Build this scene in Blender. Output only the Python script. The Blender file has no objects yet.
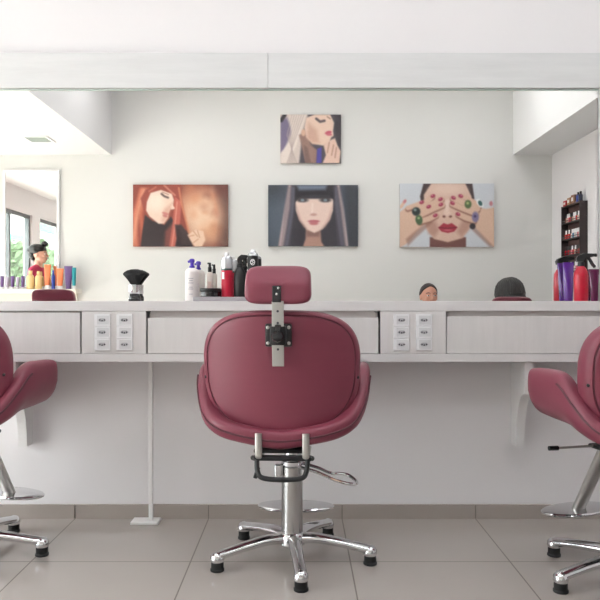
import bpy, bmesh, math, random
import numpy as np
from mathutils import Vector, Matrix

random.seed(7)
S = bpy.context.scene
COL = S.collection
PI = math.pi
F, H = 700.0, 0.983           # focal length in pixels of the 600 px frame, camera height


def at(px, py, D):
    """world point seen at photo pixel (px, py) at distance D (camera looks along +Y)"""
    return ((px - 300) * D / F, D, H - (py - 300) * D / F)


# ------------------------------------------------------------------ materials
def lin(c):
    out = []
    for v in c:
        v = v / 255.0
        out.append(v / 12.92 if v <= 0.04045 else ((v + 0.055) / 1.055) ** 2.4)
    return out


def mat(name, rgb, rough=0.5, metal=0.0, bump=0.0, bscale=60.0, var=0.0, vscale=(6, 6, 6), coat=0.0,
        trans=0.0, spec=0.5, alpha=1.0, sheen=0.0):
    m = bpy.data.materials.new(name)
    m.use_nodes = True
    nt = m.node_tree
    b = nt.nodes['Principled BSDF']
    c = lin(rgb)
    b.inputs['Base Color'].default_value = (*c, 1)
    b.inputs['Roughness'].default_value = rough
    b.inputs['Metallic'].default_value = metal
    b.inputs['Specular IOR Level'].default_value = spec
    b.inputs['Coat Weight'].default_value = coat
    b.inputs['Coat Roughness'].default_value = 0.1
    b.inputs['Transmission Weight'].default_value = trans
    b.inputs['Sheen Weight'].default_value = sheen
    tc = nt.nodes.new('ShaderNodeTexCoord')
    if var > 0:
        mp = nt.nodes.new('ShaderNodeMapping')
        mp.inputs['Scale'].default_value = vscale
        n = nt.nodes.new('ShaderNodeTexNoise')
        n.inputs['Scale'].default_value = 1.0
        n.inputs['Detail'].default_value = 6
        n.inputs['Roughness'].default_value = 0.65
        mx = nt.nodes.new('ShaderNodeMix')
        mx.data_type = 'RGBA'
        mx.inputs['A'].default_value = (*[v * (1 - var) for v in c], 1)
        mx.inputs['B'].default_value = (*[min(1, v * (1 + var)) for v in c], 1)
        nt.links.new(tc.outputs['Object'], mp.inputs['Vector'])
        nt.links.new(mp.outputs['Vector'], n.inputs['Vector'])
        nt.links.new(n.outputs['Fac'], mx.inputs['Factor'])
        nt.links.new(mx.outputs['Result'], b.inputs['Base Color'])
    if bump > 0:
        n2 = nt.nodes.new('ShaderNodeTexNoise')
        n2.inputs['Scale'].default_value = bscale
        n2.inputs['Detail'].default_value = 4
        bp = nt.nodes.new('ShaderNodeBump')
        bp.inputs['Strength'].default_value = bump
        bp.inputs['Distance'].default_value = 0.004
        nt.links.new(tc.outputs['Object'], n2.inputs['Vector'])
        nt.links.new(n2.outputs['Fac'], bp.inputs['Height'])
        nt.links.new(bp.outputs['Normal'], b.inputs['Normal'])
    return m


def mat_emit(name, rgb, strength):
    m = bpy.data.materials.new(name)
    m.use_nodes = True
    b = m.node_tree.nodes['Principled BSDF']
    b.inputs['Base Color'].default_value = (*lin(rgb), 1)
    b.inputs['Emission Color'].default_value = (*lin(rgb), 1)
    b.inputs['Emission Strength'].default_value = strength
    return m


def mat_pane(name, tint=(0.96, 0.98, 0.97)):
    m = bpy.data.materials.new(name)
    m.use_nodes = True
    nt = m.node_tree
    nt.nodes.clear()
    o = nt.nodes.new('ShaderNodeOutputMaterial')
    t = nt.nodes.new('ShaderNodeBsdfTransparent')
    t.inputs['Color'].default_value = (*tint, 1)
    g = nt.nodes.new('ShaderNodeBsdfGlossy')
    g.inputs['Roughness'].default_value = 0.02
    lw = nt.nodes.new('ShaderNodeLayerWeight')
    pw = nt.nodes.new('ShaderNodeMath'); pw.operation = 'POWER'; pw.inputs[1].default_value = 5
    f = nt.nodes.new('ShaderNodeMath'); f.operation = 'MULTIPLY_ADD'; f.inputs[1].default_value = 0.8; f.inputs[2].default_value = 0.03
    lw.inputs['Blend'].default_value = 0.5
    nt.links.new(lw.outputs['Facing'], pw.inputs[0]); nt.links.new(pw.outputs[0], f.inputs[0])
    mx = nt.nodes.new('ShaderNodeMixShader')
    nt.links.new(f.outputs[0], mx.inputs[0])
    nt.links.new(t.outputs[0], mx.inputs[1])
    nt.links.new(g.outputs[0], mx.inputs[2])
    nt.links.new(mx.outputs[0], o.inputs[0])
    return m


def mat_tiles(name):
    """polished beige porcelain floor tiles, 60 cm, thin darker joints"""
    m = mat(name, (172, 164, 159), rough=0.12, var=0.05, vscale=(2.2, 2.2, 2.2), spec=0.6)
    nt = m.node_tree
    b = nt.nodes['Principled BSDF']
    src = b.inputs['Base Color'].links[0].from_socket
    g = nt.nodes.new('ShaderNodeNewGeometry')
    sp = nt.nodes.new('ShaderNodeSeparateXYZ')
    nt.links.new(g.outputs['Position'], sp.inputs[0])

    def M(op, a, bb=None):
        n = nt.nodes.new('ShaderNodeMath')
        n.operation = op
        for i, v in enumerate((a, bb)):
            if v is None:
                continue
            if isinstance(v, (int, float)):
                n.inputs[i].default_value = v
            else:
                nt.links.new(v, n.inputs[i])
        return n.outputs[0]

    def joint(sock, off):
        a = M('DIVIDE', M('SUBTRACT', sock, off - 60.0), 0.6)
        fr = M('FRACT', a)
        d = M('ABSOLUTE', M('SUBTRACT', fr, 0.5))
        return M('GREATER_THAN', d, 0.5 - 0.0040)
    j = M('MAXIMUM', joint(sp.outputs['X'], 0.189), joint(sp.outputs['Y'], 2.63))
    mx = nt.nodes.new('ShaderNodeMix')
    mx.data_type = 'RGBA'
    mx.inputs['B'].default_value = (*lin((96, 86, 80)), 1)
    nt.links.new(j, mx.inputs['Factor'])
    nt.links.new(src, mx.inputs['A'])
    nt.links.new(mx.outputs['Result'], b.inputs['Base Color'])
    r = M('ADD', M('MULTIPLY', j, 0.5), 0.1)
    nt.links.new(r, b.inputs['Roughness'])
    return m


M = {}
M['wall'] = mat('painted_wall_white', (224, 221, 222), rough=0.85, var=0.015, vscale=(1.5, 1.5, 1.5), bump=0.05, bscale=90)
M['wall_warm'] = mat('painted_wall_cream', (221, 221, 218), rough=0.85, var=0.012, vscale=(1.2, 1.2, 1.2))
M['ceil'] = mat('ceiling_paint', (228, 228, 228), rough=0.9)
M['tiles'] = mat_tiles('polished_floor_tiles')
M['base'] = mat('tile_baseboard', (162, 153, 147), rough=0.25, var=0.05, vscale=(3, 3, 3))
M['wood_h'] = mat('whitewashed_wood', (216, 213, 213), rough=0.55, var=0.085, vscale=(3.5, 40, 42), bump=0.1, bscale=40)
M['wood_v'] = mat('whitewashed_wood_upright', (216, 213, 212), rough=0.55, var=0.085, vscale=(42, 30, 4.0), bump=0.1, bscale=40)
M['board'] = mat('pale_grey_wood_board', (208, 208, 208), rough=0.6, var=0.12, vscale=(3.0, 40, 30), bump=0.08, bscale=30)
M['recess'] = mat('recess_grey', (196, 190, 188), rough=0.7)
M['gapdark'] = mat('gap_dark', (70, 66, 66), rough=0.8)
M['mirror'] = mat('mirror_silver', (246, 245, 243), rough=0.0, metal=1.0)
M['medge'] = mat('mirror_green_edge', (196, 212, 206), rough=0.2)
M['vinyl'] = mat('burgundy_vinyl', (129, 60, 76), rough=0.40, var=0.05, vscale=(5, 5, 60), bump=0.10, bscale=38, spec=0.45)
M['seam'] = mat('dark_piping', (84, 36, 48), rough=0.5)
M['chrome'] = mat('chrome', (214, 214, 216), rough=0.10, metal=1.0)
M['satin'] = mat('satin_steel', (196, 194, 190), rough=0.32, metal=0.85)
M['columnsteel'] = mat('polished_steel', (186, 185, 184), rough=0.2, metal=1.0)
M['black'] = mat('black_plastic', (28, 28, 30), rough=0.42)
M['blackgloss'] = mat('black_gloss', (22, 22, 26), rough=0.2, coat=0.4)
M['rubber'] = mat('black_rubber', (20, 20, 21), rough=0.6)
M['white'] = mat('white_plastic', (232, 232, 234), rough=0.35)
M['socket'] = mat('socket_plastic', (214, 214, 216), rough=0.4)
M['hole'] = mat('socket_hole', (74, 74, 80), rough=0.8)
M['pole'] = mat('white_enamel', (222, 220, 219), rough=0.4)
M['creamshelf'] = mat('cream_shelf', (226, 220, 208), rough=0.5)
M['skin'] = mat('skin', (214, 160, 138), rough=0.5)
M['skin2'] = mat('skin_warm', (206, 150, 128), rough=0.5)
M['lips'] = mat('lips', (170, 80, 82), rough=0.4)
M['eyew'] = mat('eye_white', (230, 226, 222), rough=0.2)
M['eyed'] = mat('eye_dark', (40, 28, 24), rough=0.2)
M['hair'] = mat('dark_hair', (24, 21, 22), rough=0.42, bump=0.5, bscale=80, var=0.25, vscale=(50, 50, 8))
M['hair2'] = mat('brown_black_hair', (40, 34, 34), rough=0.5, bump=0.5, bscale=80)
M['shirt_red'] = mat('crimson_shirt', (176, 40, 76), rough=0.8)
M['shirt_grey'] = mat('grey_blouse', (150, 150, 158), rough=0.8)
M['shirt_dark'] = mat('dark_tunic', (44, 44, 52), rough=0.8)
M['jeans'] = mat('dark_trousers', (52, 58, 78), rough=0.85)
M['shoe'] = mat('shoe_leather', (40, 34, 34), rough=0.5)
M['alu'] = mat('dark_aluminium_frame', (92, 98, 100), rough=0.4, metal=0.3)
M['pane'] = mat_pane('window_glass')
M['pave'] = mat('street_paving', (190, 188, 184), rough=0.85, var=0.08, vscale=(2, 2, 2))
M['leaf'] = mat('leaves', (78, 108, 70), rough=0.7, var=0.4, vscale=(4, 4, 4))
M['bark'] = mat('bark', (96, 78, 64), rough=0.9)
M['teal'] = mat('teal_trim', (40, 170, 140), rough=0.5)
M['banner'] = mat('white_banner', (244, 246, 246), rough=0.6)


# ------------------------------------------------------------------ object helpers
def link(o):
    COL.objects.link(o)
    return o


def tag(o, label=None, cat=None, group=None, kind=None):
    if label: o['label'] = label
    if cat: o['category'] = cat
    if group: o['group'] = group
    if kind: o['kind'] = kind
    return o


def empty(name, loc, rz=0.0, label=None, cat=None, group=None):
    o = bpy.data.objects.new(name, None)
    o.empty_display_size = 0.05
    link(o)
    o.location = loc
    o.rotation_euler = (0, 0, rz)
    return tag(o, label, cat, group)


class MB:
    """collects verts and faces of ONE part"""

    def __init__(s):
        s.v, s.f, s.m, s.sm = [], [], [], []

    def add(s, vs, fs, mi=0, smooth=True):
        o = len(s.v)
        s.v += [tuple(v) for v in vs]
        for f in fs:
            s.f.append(tuple(i + o for i in f))
            s.m.append(mi)
            s.sm.append(smooth)
        return s

    def box(s, c, size, r=0.0, mi=0, rot=None, seg=2):
        bm = bmesh.new()
        bmesh.ops.create_cube(bm, size=1)
        for v in bm.verts:
            v.co = Vector((v.co.x * size[0], v.co.y * size[1], v.co.z * size[2]))
        if r > 0:
            bmesh.ops.bevel(bm, geom=bm.edges[:], offset=min(r, min(size) * 0.49), segments=seg, profile=0.5, affect='EDGES')
        R = rot if rot is not None else Matrix.Identity(3)
        vs = [R @ v.co + Vector(c) for v in bm.verts]
        fs = [[v.index for v in f.verts] for f in bm.faces]
        bm.verts.index_update()
        bm.free()
        return s.add(vs, fs, mi, smooth=r > 0.004)

    def lathe(s, prof, c=(0, 0, 0), n=24, mi=0, rot=None, sx=1.0, sy=1.0):
        """prof: list of (radius, z) bottom to top, closed by caps"""
        R = rot if rot is not None else Matrix.Identity(3)
        vs, fs = [], []
        for r, z in prof:
            for k in range(n):
                a = 2 * PI * k / n
                vs.append(R @ Vector((r * math.cos(a) * sx, r * math.sin(a) * sy, z)) + Vector(c))
        for i in range(len(prof) - 1):
            for k in range(n):
                k2 = (k + 1) % n
                fs.append((i * n + k, i * n + k2, (i + 1) * n + k2, (i + 1) * n + k))
        fs.append(tuple(range(n))[::-1])
        fs.append(tuple((len(prof) - 1) * n + k for k in range(n)))
        return s.add(vs, fs, mi)

    def tube(s, pts, r, n=12, mi=0, closed=False, flat=1.0):
        pts = [Vector(p) for p in pts]
        L = len(pts)
        rad = r if isinstance(r, (list, tuple)) else [r] * L
        vs, fs = [], []
        up = None
        for i, p in enumerate(pts):
            if closed:
                t = (pts[(i + 1) % L] - pts[i - 1]).normalized()
            else:
                t = (pts[min(i + 1, L - 1)] - pts[max(i - 1, 0)]).normalized()
            if up is None:
                up = Vector((0, 0, 1)) if abs(t.z) < 0.9 else Vector((0, 1, 0))
            a = t.cross(up).normalized()
            b = a.cross(t).normalized()
            up = b
            for k in range(n):
                q = 2 * PI * k / n
                vs.append(p + a * math.cos(q) * rad[i] + b * math.sin(q) * rad[i] * flat)
        R = L if closed else L - 1
        for i in range(R):
            for k in range(n):
                k2 = (k + 1) % n
                j = (i + 1) % L
                fs.append((i * n + k, i * n + k2, j * n + k2, j * n + k))
        if not closed:
            fs.append(tuple(range(n))[::-1])
            fs.append(tuple((L - 1) * n + k for k in range(n)))
        return s.add(vs, fs, mi)

    def ball(s, c, r, mi=0, n=16, rot=None):
        rr = r if isinstance(r, (tuple, list)) else (r, r, r)
        R = rot if rot is not None else Matrix.Identity(3)
        h = n // 2
        vs = [R @ Vector((0, 0, -rr[2])) + Vector(c)]
        for i in range(1, h):
            p = -PI / 2 + PI * i / h
            for k in range(n):
                a = 2 * PI * k / n
                vs.append(R @ Vector((rr[0] * math.cos(p) * math.cos(a), rr[1] * math.cos(p) * math.sin(a), rr[2] * math.sin(p))) + Vector(c))
        vs.append(R @ Vector((0, 0, rr[2])) + Vector(c))
        fs = []
        for k in range(n):
            fs.append((0, 1 + (k + 1) % n, 1 + k))
        for i in range(h - 2):
            for k in range(n):
                a, b = 1 + i * n, 1 + (i + 1) * n
                k2 = (k + 1) % n
                fs.append((a + k, a + k2, b + k2, b + k))
        a = 1 + (h - 2) * n
        for k in range(n):
            fs.append((a + k, a + (k + 1) % n, len(vs) - 1))
        return s.add(vs, fs, mi)

    def prism(s, poly, axis, a, b, mi=0):
        """extrude 2-D polygon along axis ('x','y','z') from a to b"""
        n = len(poly)

        def P(u, v, w):
            return {'x': (w, u, v), 'y': (u, w, v), 'z': (u, v, w)}[axis]
        vs = [P(u, v, a) for u, v in poly] + [P(u, v, b) for u, v in poly]
        fs = [tuple(range(n))[::-1], tuple(range(n, 2 * n))]
        for k in range(n):
            fs.append((k, (k + 1) % n, n + (k + 1) % n, n + k))
        return s.add(vs, fs, mi, smooth=False)

    def build(s, name, mats, parent=None, loc=None, auto=0.6):
        me = bpy.data.meshes.new(name)
        me.from_pydata(s.v, [], s.f)
        if not isinstance(mats, (list, tuple)):
            mats = [mats]
        for m in mats:
            me.materials.append(m)
        me.polygons.foreach_set('material_index', s.m)
        me.polygons.foreach_set('use_smooth', s.sm)
        me.update()
        bm = bmesh.new()
        bm.from_mesh(me)
        bmesh.ops.recalc_face_normals(bm, faces=bm.faces[:])
        for e in bm.edges:
            if len(e.link_faces) == 2 and e.calc_face_angle(0) > auto:
                e.smooth = False
        bm.to_mesh(me)
        bm.free()
        o = bpy.data.objects.new(name, me)
        link(o)
        if parent is not None:
            o.parent = parent
        if loc is not None:
            o.location = loc
        return o


def struct(o):
    o['kind'] = 'structure'
    return o


def copy_tree(o, parent=None):
    c = o.copy()
    COL.objects.link(c)
    if parent is not None:
        c.parent = parent
    for ch in list(o.children):
        copy_tree(ch, c)
    return c


def smooth_path(pts, n=8):
    """Catmull-Rom through points"""
    P = [Vector(p) for p in pts]
    P = [P[0] * 2 - P[1]] + P + [P[-1] * 2 - P[-2]]
    out = []
    for i in range(1, len(P) - 2):
        for k in range(n):
            t = k / n
            out.append(0.5 * ((2 * P[i]) + (-P[i - 1] + P[i + 1]) * t + (2 * P[i - 1] - 5 * P[i] + 4 * P[i + 1] - P[i + 2]) * t * t
                              + (-P[i - 1] + 3 * P[i] - 3 * P[i + 1] + P[i + 2]) * t ** 3))
    out.append(P[-2])
    return out


# ------------------------------------------------------------------ room dimensions
WY = 3.156          # face of the mirror wall
MY = 3.140          # mirror surface
BY = -0.72          # wall behind the camera (seen in the mirror)
XL, XR = -3.6, 2.52
ZLOW, ZHIGH = 2.433, 3.30
WH = 3.40
SXL, SXR = -1.885, 2.13   # edges of the raised ceiling

# ---- floor and walls
b = MB(); b.box(((XL + XR) / 2, (WY + BY) / 2, -0.05), (XR - XL + 0.4, WY - BY + 0.4, 0.1))
struct(b.build('floor', M['tiles']))
b = MB(); b.box(((XL + XR) / 2, WY + 0.06, WH / 2), (XR - XL + 0.24, 0.12, WH)); struct(b.build('wall_front', M['wall']))
b = MB(); b.box(((XL + XR) / 2, BY - 0.06, WH / 2), (XR - XL + 0.24, 0.12, WH)); struct(b.build('wall_back', M['wall_warm']))
b = MB(); b.box((XR + 0.06, (WY + BY) / 2, WH / 2), (0.12, WY - BY, WH)); struct(b.build('wall_right', M['wall']))
# left wall with storefront opening and a white column
OY0, OY1, OZ = -0.35, 2.95, 2.12
CY0, CY1 = 1.74, 2.02
b = MB()
b.box((XL - 0.06, (BY + OY0) / 2, WH / 2), (0.12, OY0 - BY, WH))
b.box((XL - 0.06, (WY + OY1) / 2, WH / 2), (0.12, WY - OY1, WH))
b.box((XL - 0.06, (OY0 + OY1) / 2, (OZ + WH) / 2), (0.12, OY1 - OY0, WH - OZ))
b.box((XL - 0.06, (CY0 + CY1) / 2, OZ / 2), (0.12, CY1 - CY0, OZ))
struct(b.build('wall_left', M['wall']))
# storefront windows: frame + panes
for i, (y0, y1, mull) in enumerate(((OY0, CY0, [0.36, 1.08]), (CY1, OY1, []))):
    e = MB()
    x = XL - 0.06
    w = 0.05
    e.box((x, y0 + w / 2, OZ / 2), (0.06, w, OZ)); e.box((x, y1 - w / 2, OZ / 2), (0.06, w, OZ))
    e.box((x, (y0 + y1) / 2, w / 2), (0.06, y1 - y0 - 2 * w, w)); e.box((x, (y0 + y1) / 2, OZ - w / 2), (0.06, y1 - y0 - 2 * w, w))
    for my in mull:
        e.box((x, my, OZ / 2), (0.06, w, OZ - 2 * w))
    fr = struct(e.build('window_%d' % (i + 1), M['alu']))
    edges = [y0 + w] + [q for my in mull for q in (my - w / 2, my + w / 2)] + [y1 - w]
    for k in range(0, len(edges), 2):
        p = MB(); p.box((x, (edges[k] + edges[k + 1]) / 2, OZ / 2), (0.006, edges[k + 1] - edges[k], OZ - 2 * w))
        p.build('glass_pane', M['pane'], fr)

# ceiling: raised centre, dropped strips along both sides
b = MB()
b.box(((SXL + SXR) / 2, (WY + BY) / 2, ZHIGH + 0.03), (SXR - SXL, WY - BY, 0.06))
b.box(((XL + SXL) / 2, (WY + BY) / 2, (ZLOW + ZHIGH + 0.06) / 2), (SXL - XL, WY - BY, ZHIGH + 0.06 - ZLOW))
b.box(((XR + SXR) / 2, (WY + BY) / 2, (ZLOW + ZHIGH + 0.06) / 2), (XR - SXR, WY - BY, ZHIGH + 0.06 - ZLOW))
struct(b.build('ceiling', M['ceil']))

# baseboard with joints
b = MB()
xs = [XL + 0.01] + [0.189 + 0.6 * k for k in range(-6, 4)] + [XR - 0.01]
for a, c in zip(xs[:-1], xs[1:]):
    b.box(((a + c) / 2, WY - 0.006, 0.0315), (c - a - 0.004, 0.012, 0.063))
b.box(((xs[0] + xs[-1]) / 2, WY - 0.003, 0.031), (xs[-1] - xs[0], 0.006, 0.062), mi=1)
struct(b.build('baseboard_front', [M['base'], mat('baseboard_joint', (120, 112, 106), 0.8)]))
b = MB(); b.box((XR - 0.006, (WY + BY) / 2, 0.0315), (0.012, WY - BY - 0.03, 0.063)); struct(b.build('baseboard_right', M['base']))
b = MB(); b.box(((XL + XR) / 2, BY + 0.006, 0.0315), (XR - XL, 0.012, 0.063)); struct(b.build('baseboard_back', M['base']))

# ---- mirror and the boards round it
MX0, MX1 = -1.95, 1.335
zt = 1.923
mir = MB()
mir.box(((MX0 + MX1) / 2, (MY + WY) / 2, (0.978 + zt) / 2), (MX1 - MX0, WY - MY, zt - 0.978), mi=0)
mo = mir.build('wall_mirror', M['mirror'])
tag(mo, 'large frameless wall mirror running along the whole counter under a pale board', 'mirror')
edg = MB(); edg.box(((MX0 + MX1) / 2, MY - 0.0015, zt + 0.002), (MX1 - MX0, 0.010, 0.004))
edg.build('mirror_edge', M['medge'], mo)
bz0, bz1 = 1.929, 2.085
xj = (268 - 300) * 3.12 / F
for i, (a, c) in enumerate(((MX0 - 0.1, xj - 0.001), (xj + 0.001, MX1 + 0.22))):
    b = MB(); b.box(((a + c) / 2, WY - 0.018, (bz0 + bz1) / 2), (c - a, 0.036, bz1 - bz0), r=0.001)
    struct(b.build('trim_%d' % (i + 1), M['board']))
b = MB(); b.box((MX1 + 0.075, WY - 0.0125, (0.98 + bz0) / 2), (0.14, 0.025, bz0 - 0.98 - 0.002)); struct(b.build('trim_3', M['board']))

# ------------------------------------------------------------------ counter
CF = 2.945          # front face of the counter
def zc(py, D=CF): return H - (py - 300) * D / F
def xc(px, D=CF): return (px - 300) * D / F
CX0, CX1 = -2.1, 1.75
z_top, z1, z2, z3 = 0.978, zc(311), zc(354), zc(362)
b = MB(); b.box(((CX0 + CX1) / 2, (CF + WY) / 2, (z_top + z1) / 2), (CX1 - CX0, WY - CF, z_top - z1), r=0.0015)
tag(b.build('countertop', M['wood_h']), 'long whitewashed wooden worktop running the full width under the mirror', 'countertop')
b = MB(); b.box(((CX0 + CX1) / 2, (CF + WY) / 2, (z2 + z3) / 2), (CX1 - CX0, WY - CF, z2 - z3 - 0.0005), r=0.0015)
tag(b.build('counter_bottom_board', M['wood_h']), 'long thin whitewashed board closing the drawer row from below', 'board')

def drawer(px0, px1, gap_py, label):
    x0, x1 = xc(px0), xc(px1)
    e = empty('drawer', ((x0 + x1) / 2, CF, z2), 0, label, 'drawer', 'drawer fronts under the worktop')
    w = x1 - x0
    hh = z1 - z2
    gp = (gap_py - 311) * CF / F
    q = MB(); q.box((0, 0.011 + 0.003, (hh - gp) / 2 + 0.001), (w - 0.004, 0.018, hh - gp - 0.002), r=0.0012); q.build('drawer_front', M['wood_v'], e)
    q = MB()
    q.box((0, 0.105, 0.008), (w - 0.02, 0.15, 0.006)); q.box((0, 0.182, hh / 2), (w - 0.02, 0.01, hh - 0.01))
    q.box((-w / 2 + 0.012, 0.10, hh / 2), (0.012, 0.15, hh - 0.012)); q.box((w / 2 - 0.012, 0.10, hh / 2), (0.012, 0.15, hh - 0.012))
    q.box((0, 0.024, hh - 0.5 * gp - 0.0035), (w - 0.03, 0.004, gp + 0.006))
    q.build('drawer_box', M['recess'], e)
    return e

drawer(-190, 80, 312.5, 'leftmost whitewashed drawer beside the left block of sockets')
drawer(147, 379, 318, 'middle whitewashed drawer behind the red chair, between the two socket panels')
drawer(446.5, 640, 316.5, 'right whitewashed drawer, to the right of the right block of sockets')

# ---- sockets
def socket_proto():
    e = empty('power_socket', (0, 0, 0))
    q = MB(); q.box((0, -0.003, 0), (0.0672, 0.006, 0.0508), r=0.002, seg=3); q.build('cover_plate', M['white'], e)
    q = MB(); q.box((0.003, -0.0064, 0), (0.049, 0.0014, 0.037), r=0.0005); q.build('socket_module', M['socket'], e)
    q = MB()
    hexa = [(0.0, 0)] * 0
    pts = [(-0.017, 0), (-0.010, 0.0075), (0.010, 0.0075), (0.017, 0), (0.010, -0.0075), (-0.010, -0.0075)]
    q.prism(pts, 'y', -0.0076, -0.0070, mi=0)
    for dx, dz in ((-0.0095, 0), (0.0095, 0), (0, -0.0025)):
        rr = Matrix.Rotation(PI / 2, 3, 'X')
        q.lathe([(0.0031, 0), (0.0031, 0.0006)], (dx, -0.0076, dz), 10, 1, rr)
    q.build('socket_face', [mat('socket_recess', (176, 176, 180), 0.5), M['hole']], e)
    return e

sp_ = socket_proto()
first = True
rown = ['top', 'middle', 'bottom']
for side, (p0, p1), cols in (('left', (81.5, 146), (102.5, 124.7)), ('right', (380.5, 446), (401.5, 424))):
    x0, x1 = xc(p0), xc(p1)
    q = MB(); q.box(((x0 + x1) / 2, CF + 0.010, (z1 + z2) / 2), (x1 - x0, 0.016, z1 - z2 - 0.002), r=0.001)
    q.box(((x0 + x1) / 2, CF + 0.07, (z1 + z2) / 2), (x1 - x0 - 0.01, 0.10, z1 - z2 - 0.004))
    po = q.build('socket_panel', M['wood_v'])
    tag(po, 'narrow whitewashed panel holding the %s block of six white sockets' % side, 'panel', 'socket panels')
    for ci, cx in enumerate(cols):
        for ri, cy in enumerate((320, 332.2, 344.4)):
            s_ = sp_ if first else copy_tree(sp_)
            first = False
            s_.location = (xc(cx), CF + 0.0019, zc(cy))
            tag(s_, 'white power socket, %s one of the %s column on the %s socket panel' % (rown[ri], ('left', 'right')[ci], side),
                'socket', 'white power sockets in the counter front')

# ---- brackets under the counter
def bracket(xa, xb, label):
    prof = [(WY + 0.0005, z3 + 0.0002), (2.965, z3 + 0.0002), (2.965, z3 - 0.09)]
    N = 14
    for k in range(N + 1):
        a = PI / 2 * k / N
        # concave curve from the arm tip to the foot on the wall
        y = 2.972 + (3.09 - 2.972) * math.sin(a)
        z = (z3 - 0.14) - (z3 - 0.14 - 0.335) * (1 - math.cos(a))
        prof.append((y, z))
    prof.append((WY + 0.0005, 0.335))
    q = MB(); q.prism(prof, 'x', xa, xb)
    return tag(q.build('counter_bracket', M['pole']), label, 'bracket', 'white curved brackets under the counter')

bracket(-1.245, -1.205, 'white curved counter bracket under the left end, behind the left chair arm')
bracket(0.952, 0.990, 'white curved counter bracket under the right end, behind the right chair arm')

# ---- cable conduit with floor box
e = empty('cable_conduit', (xc(146, 3.09), 3.09, 0), 0, 'slim white cable pole between counter and floor, left of the middle chair', 'pole')
q = MB(); q.box((0.022, 0.0, (z3 + 0.012) / 2), (0.018, 0.018, z3 - 0.0125), r=0.003); q.build('pole', M['pole'], e)
q = MB(); q.box((0, 0, 0.007), (0.122, 0.075, 0.013), r=0.004); q.build('floor_plate', M['pole'], e)

# ------------------------------------------------------------------ the salon chair
def sgnpow(v, p): return math.copysign(abs(v) ** p, v)


def pillow(w, h, prof, n=72, top_n=2.6, bot_n=2.6, lev=None, cx=0, cz=0, yfun=None, taper=0.0):
    """closed cushion in the XZ plane. prof: list of (scale inset metres, y) from rear centre outwards to front centre"""
    vs, fs = [], []
    rings = []
    for inset, y, frac in prof:
        ring = []
        for k in range(n):
            a = 2 * PI * k / n
            ca, sa = math.cos(a), math.sin(a)
            p = top_n if sa > 0 else bot_n
            X = sgnpow(ca, 2 / p) * (w / 2)
            Z = sgnpow(sa, 2 / p) * (h / 2)
            X *= 1 + taper * Z / (h / 2)
            L = math.hypot(X, Z)
            k_in = max(0.0, (L - inset) / L) * frac
            X *= k_in; Z *= k_in
            Y = y + (yfun(X, Z) if yfun else 0)
            ring.append(len(vs))
            vs.append((X + cx, Y, Z + cz))
        rings.append(ring)
    for r0, r1 in zip(rings[:-1], rings[1:]):
        for k in range(n):
            k2 = (k + 1) % n
            fs.append((r0[k], r0[k2], r1[k2], r1[k]))
    for r, s_ in ((rings[0], -1), (rings[-1], 1)):
        c = len(vs)
        vs.append((cx, sum(vs[i][1] for i in r) / n, cz))
        for k in range(n):
            fs.append((r[k], r[(k + 1) % n], c) if s_ > 0 else (r[(k + 1) % n], r[k], c))
    return vs, fs


def back_y(X, Z):
    # edges wrap forward, top leans back
    return 1.15 * X * X - 0.13 * Z


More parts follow.
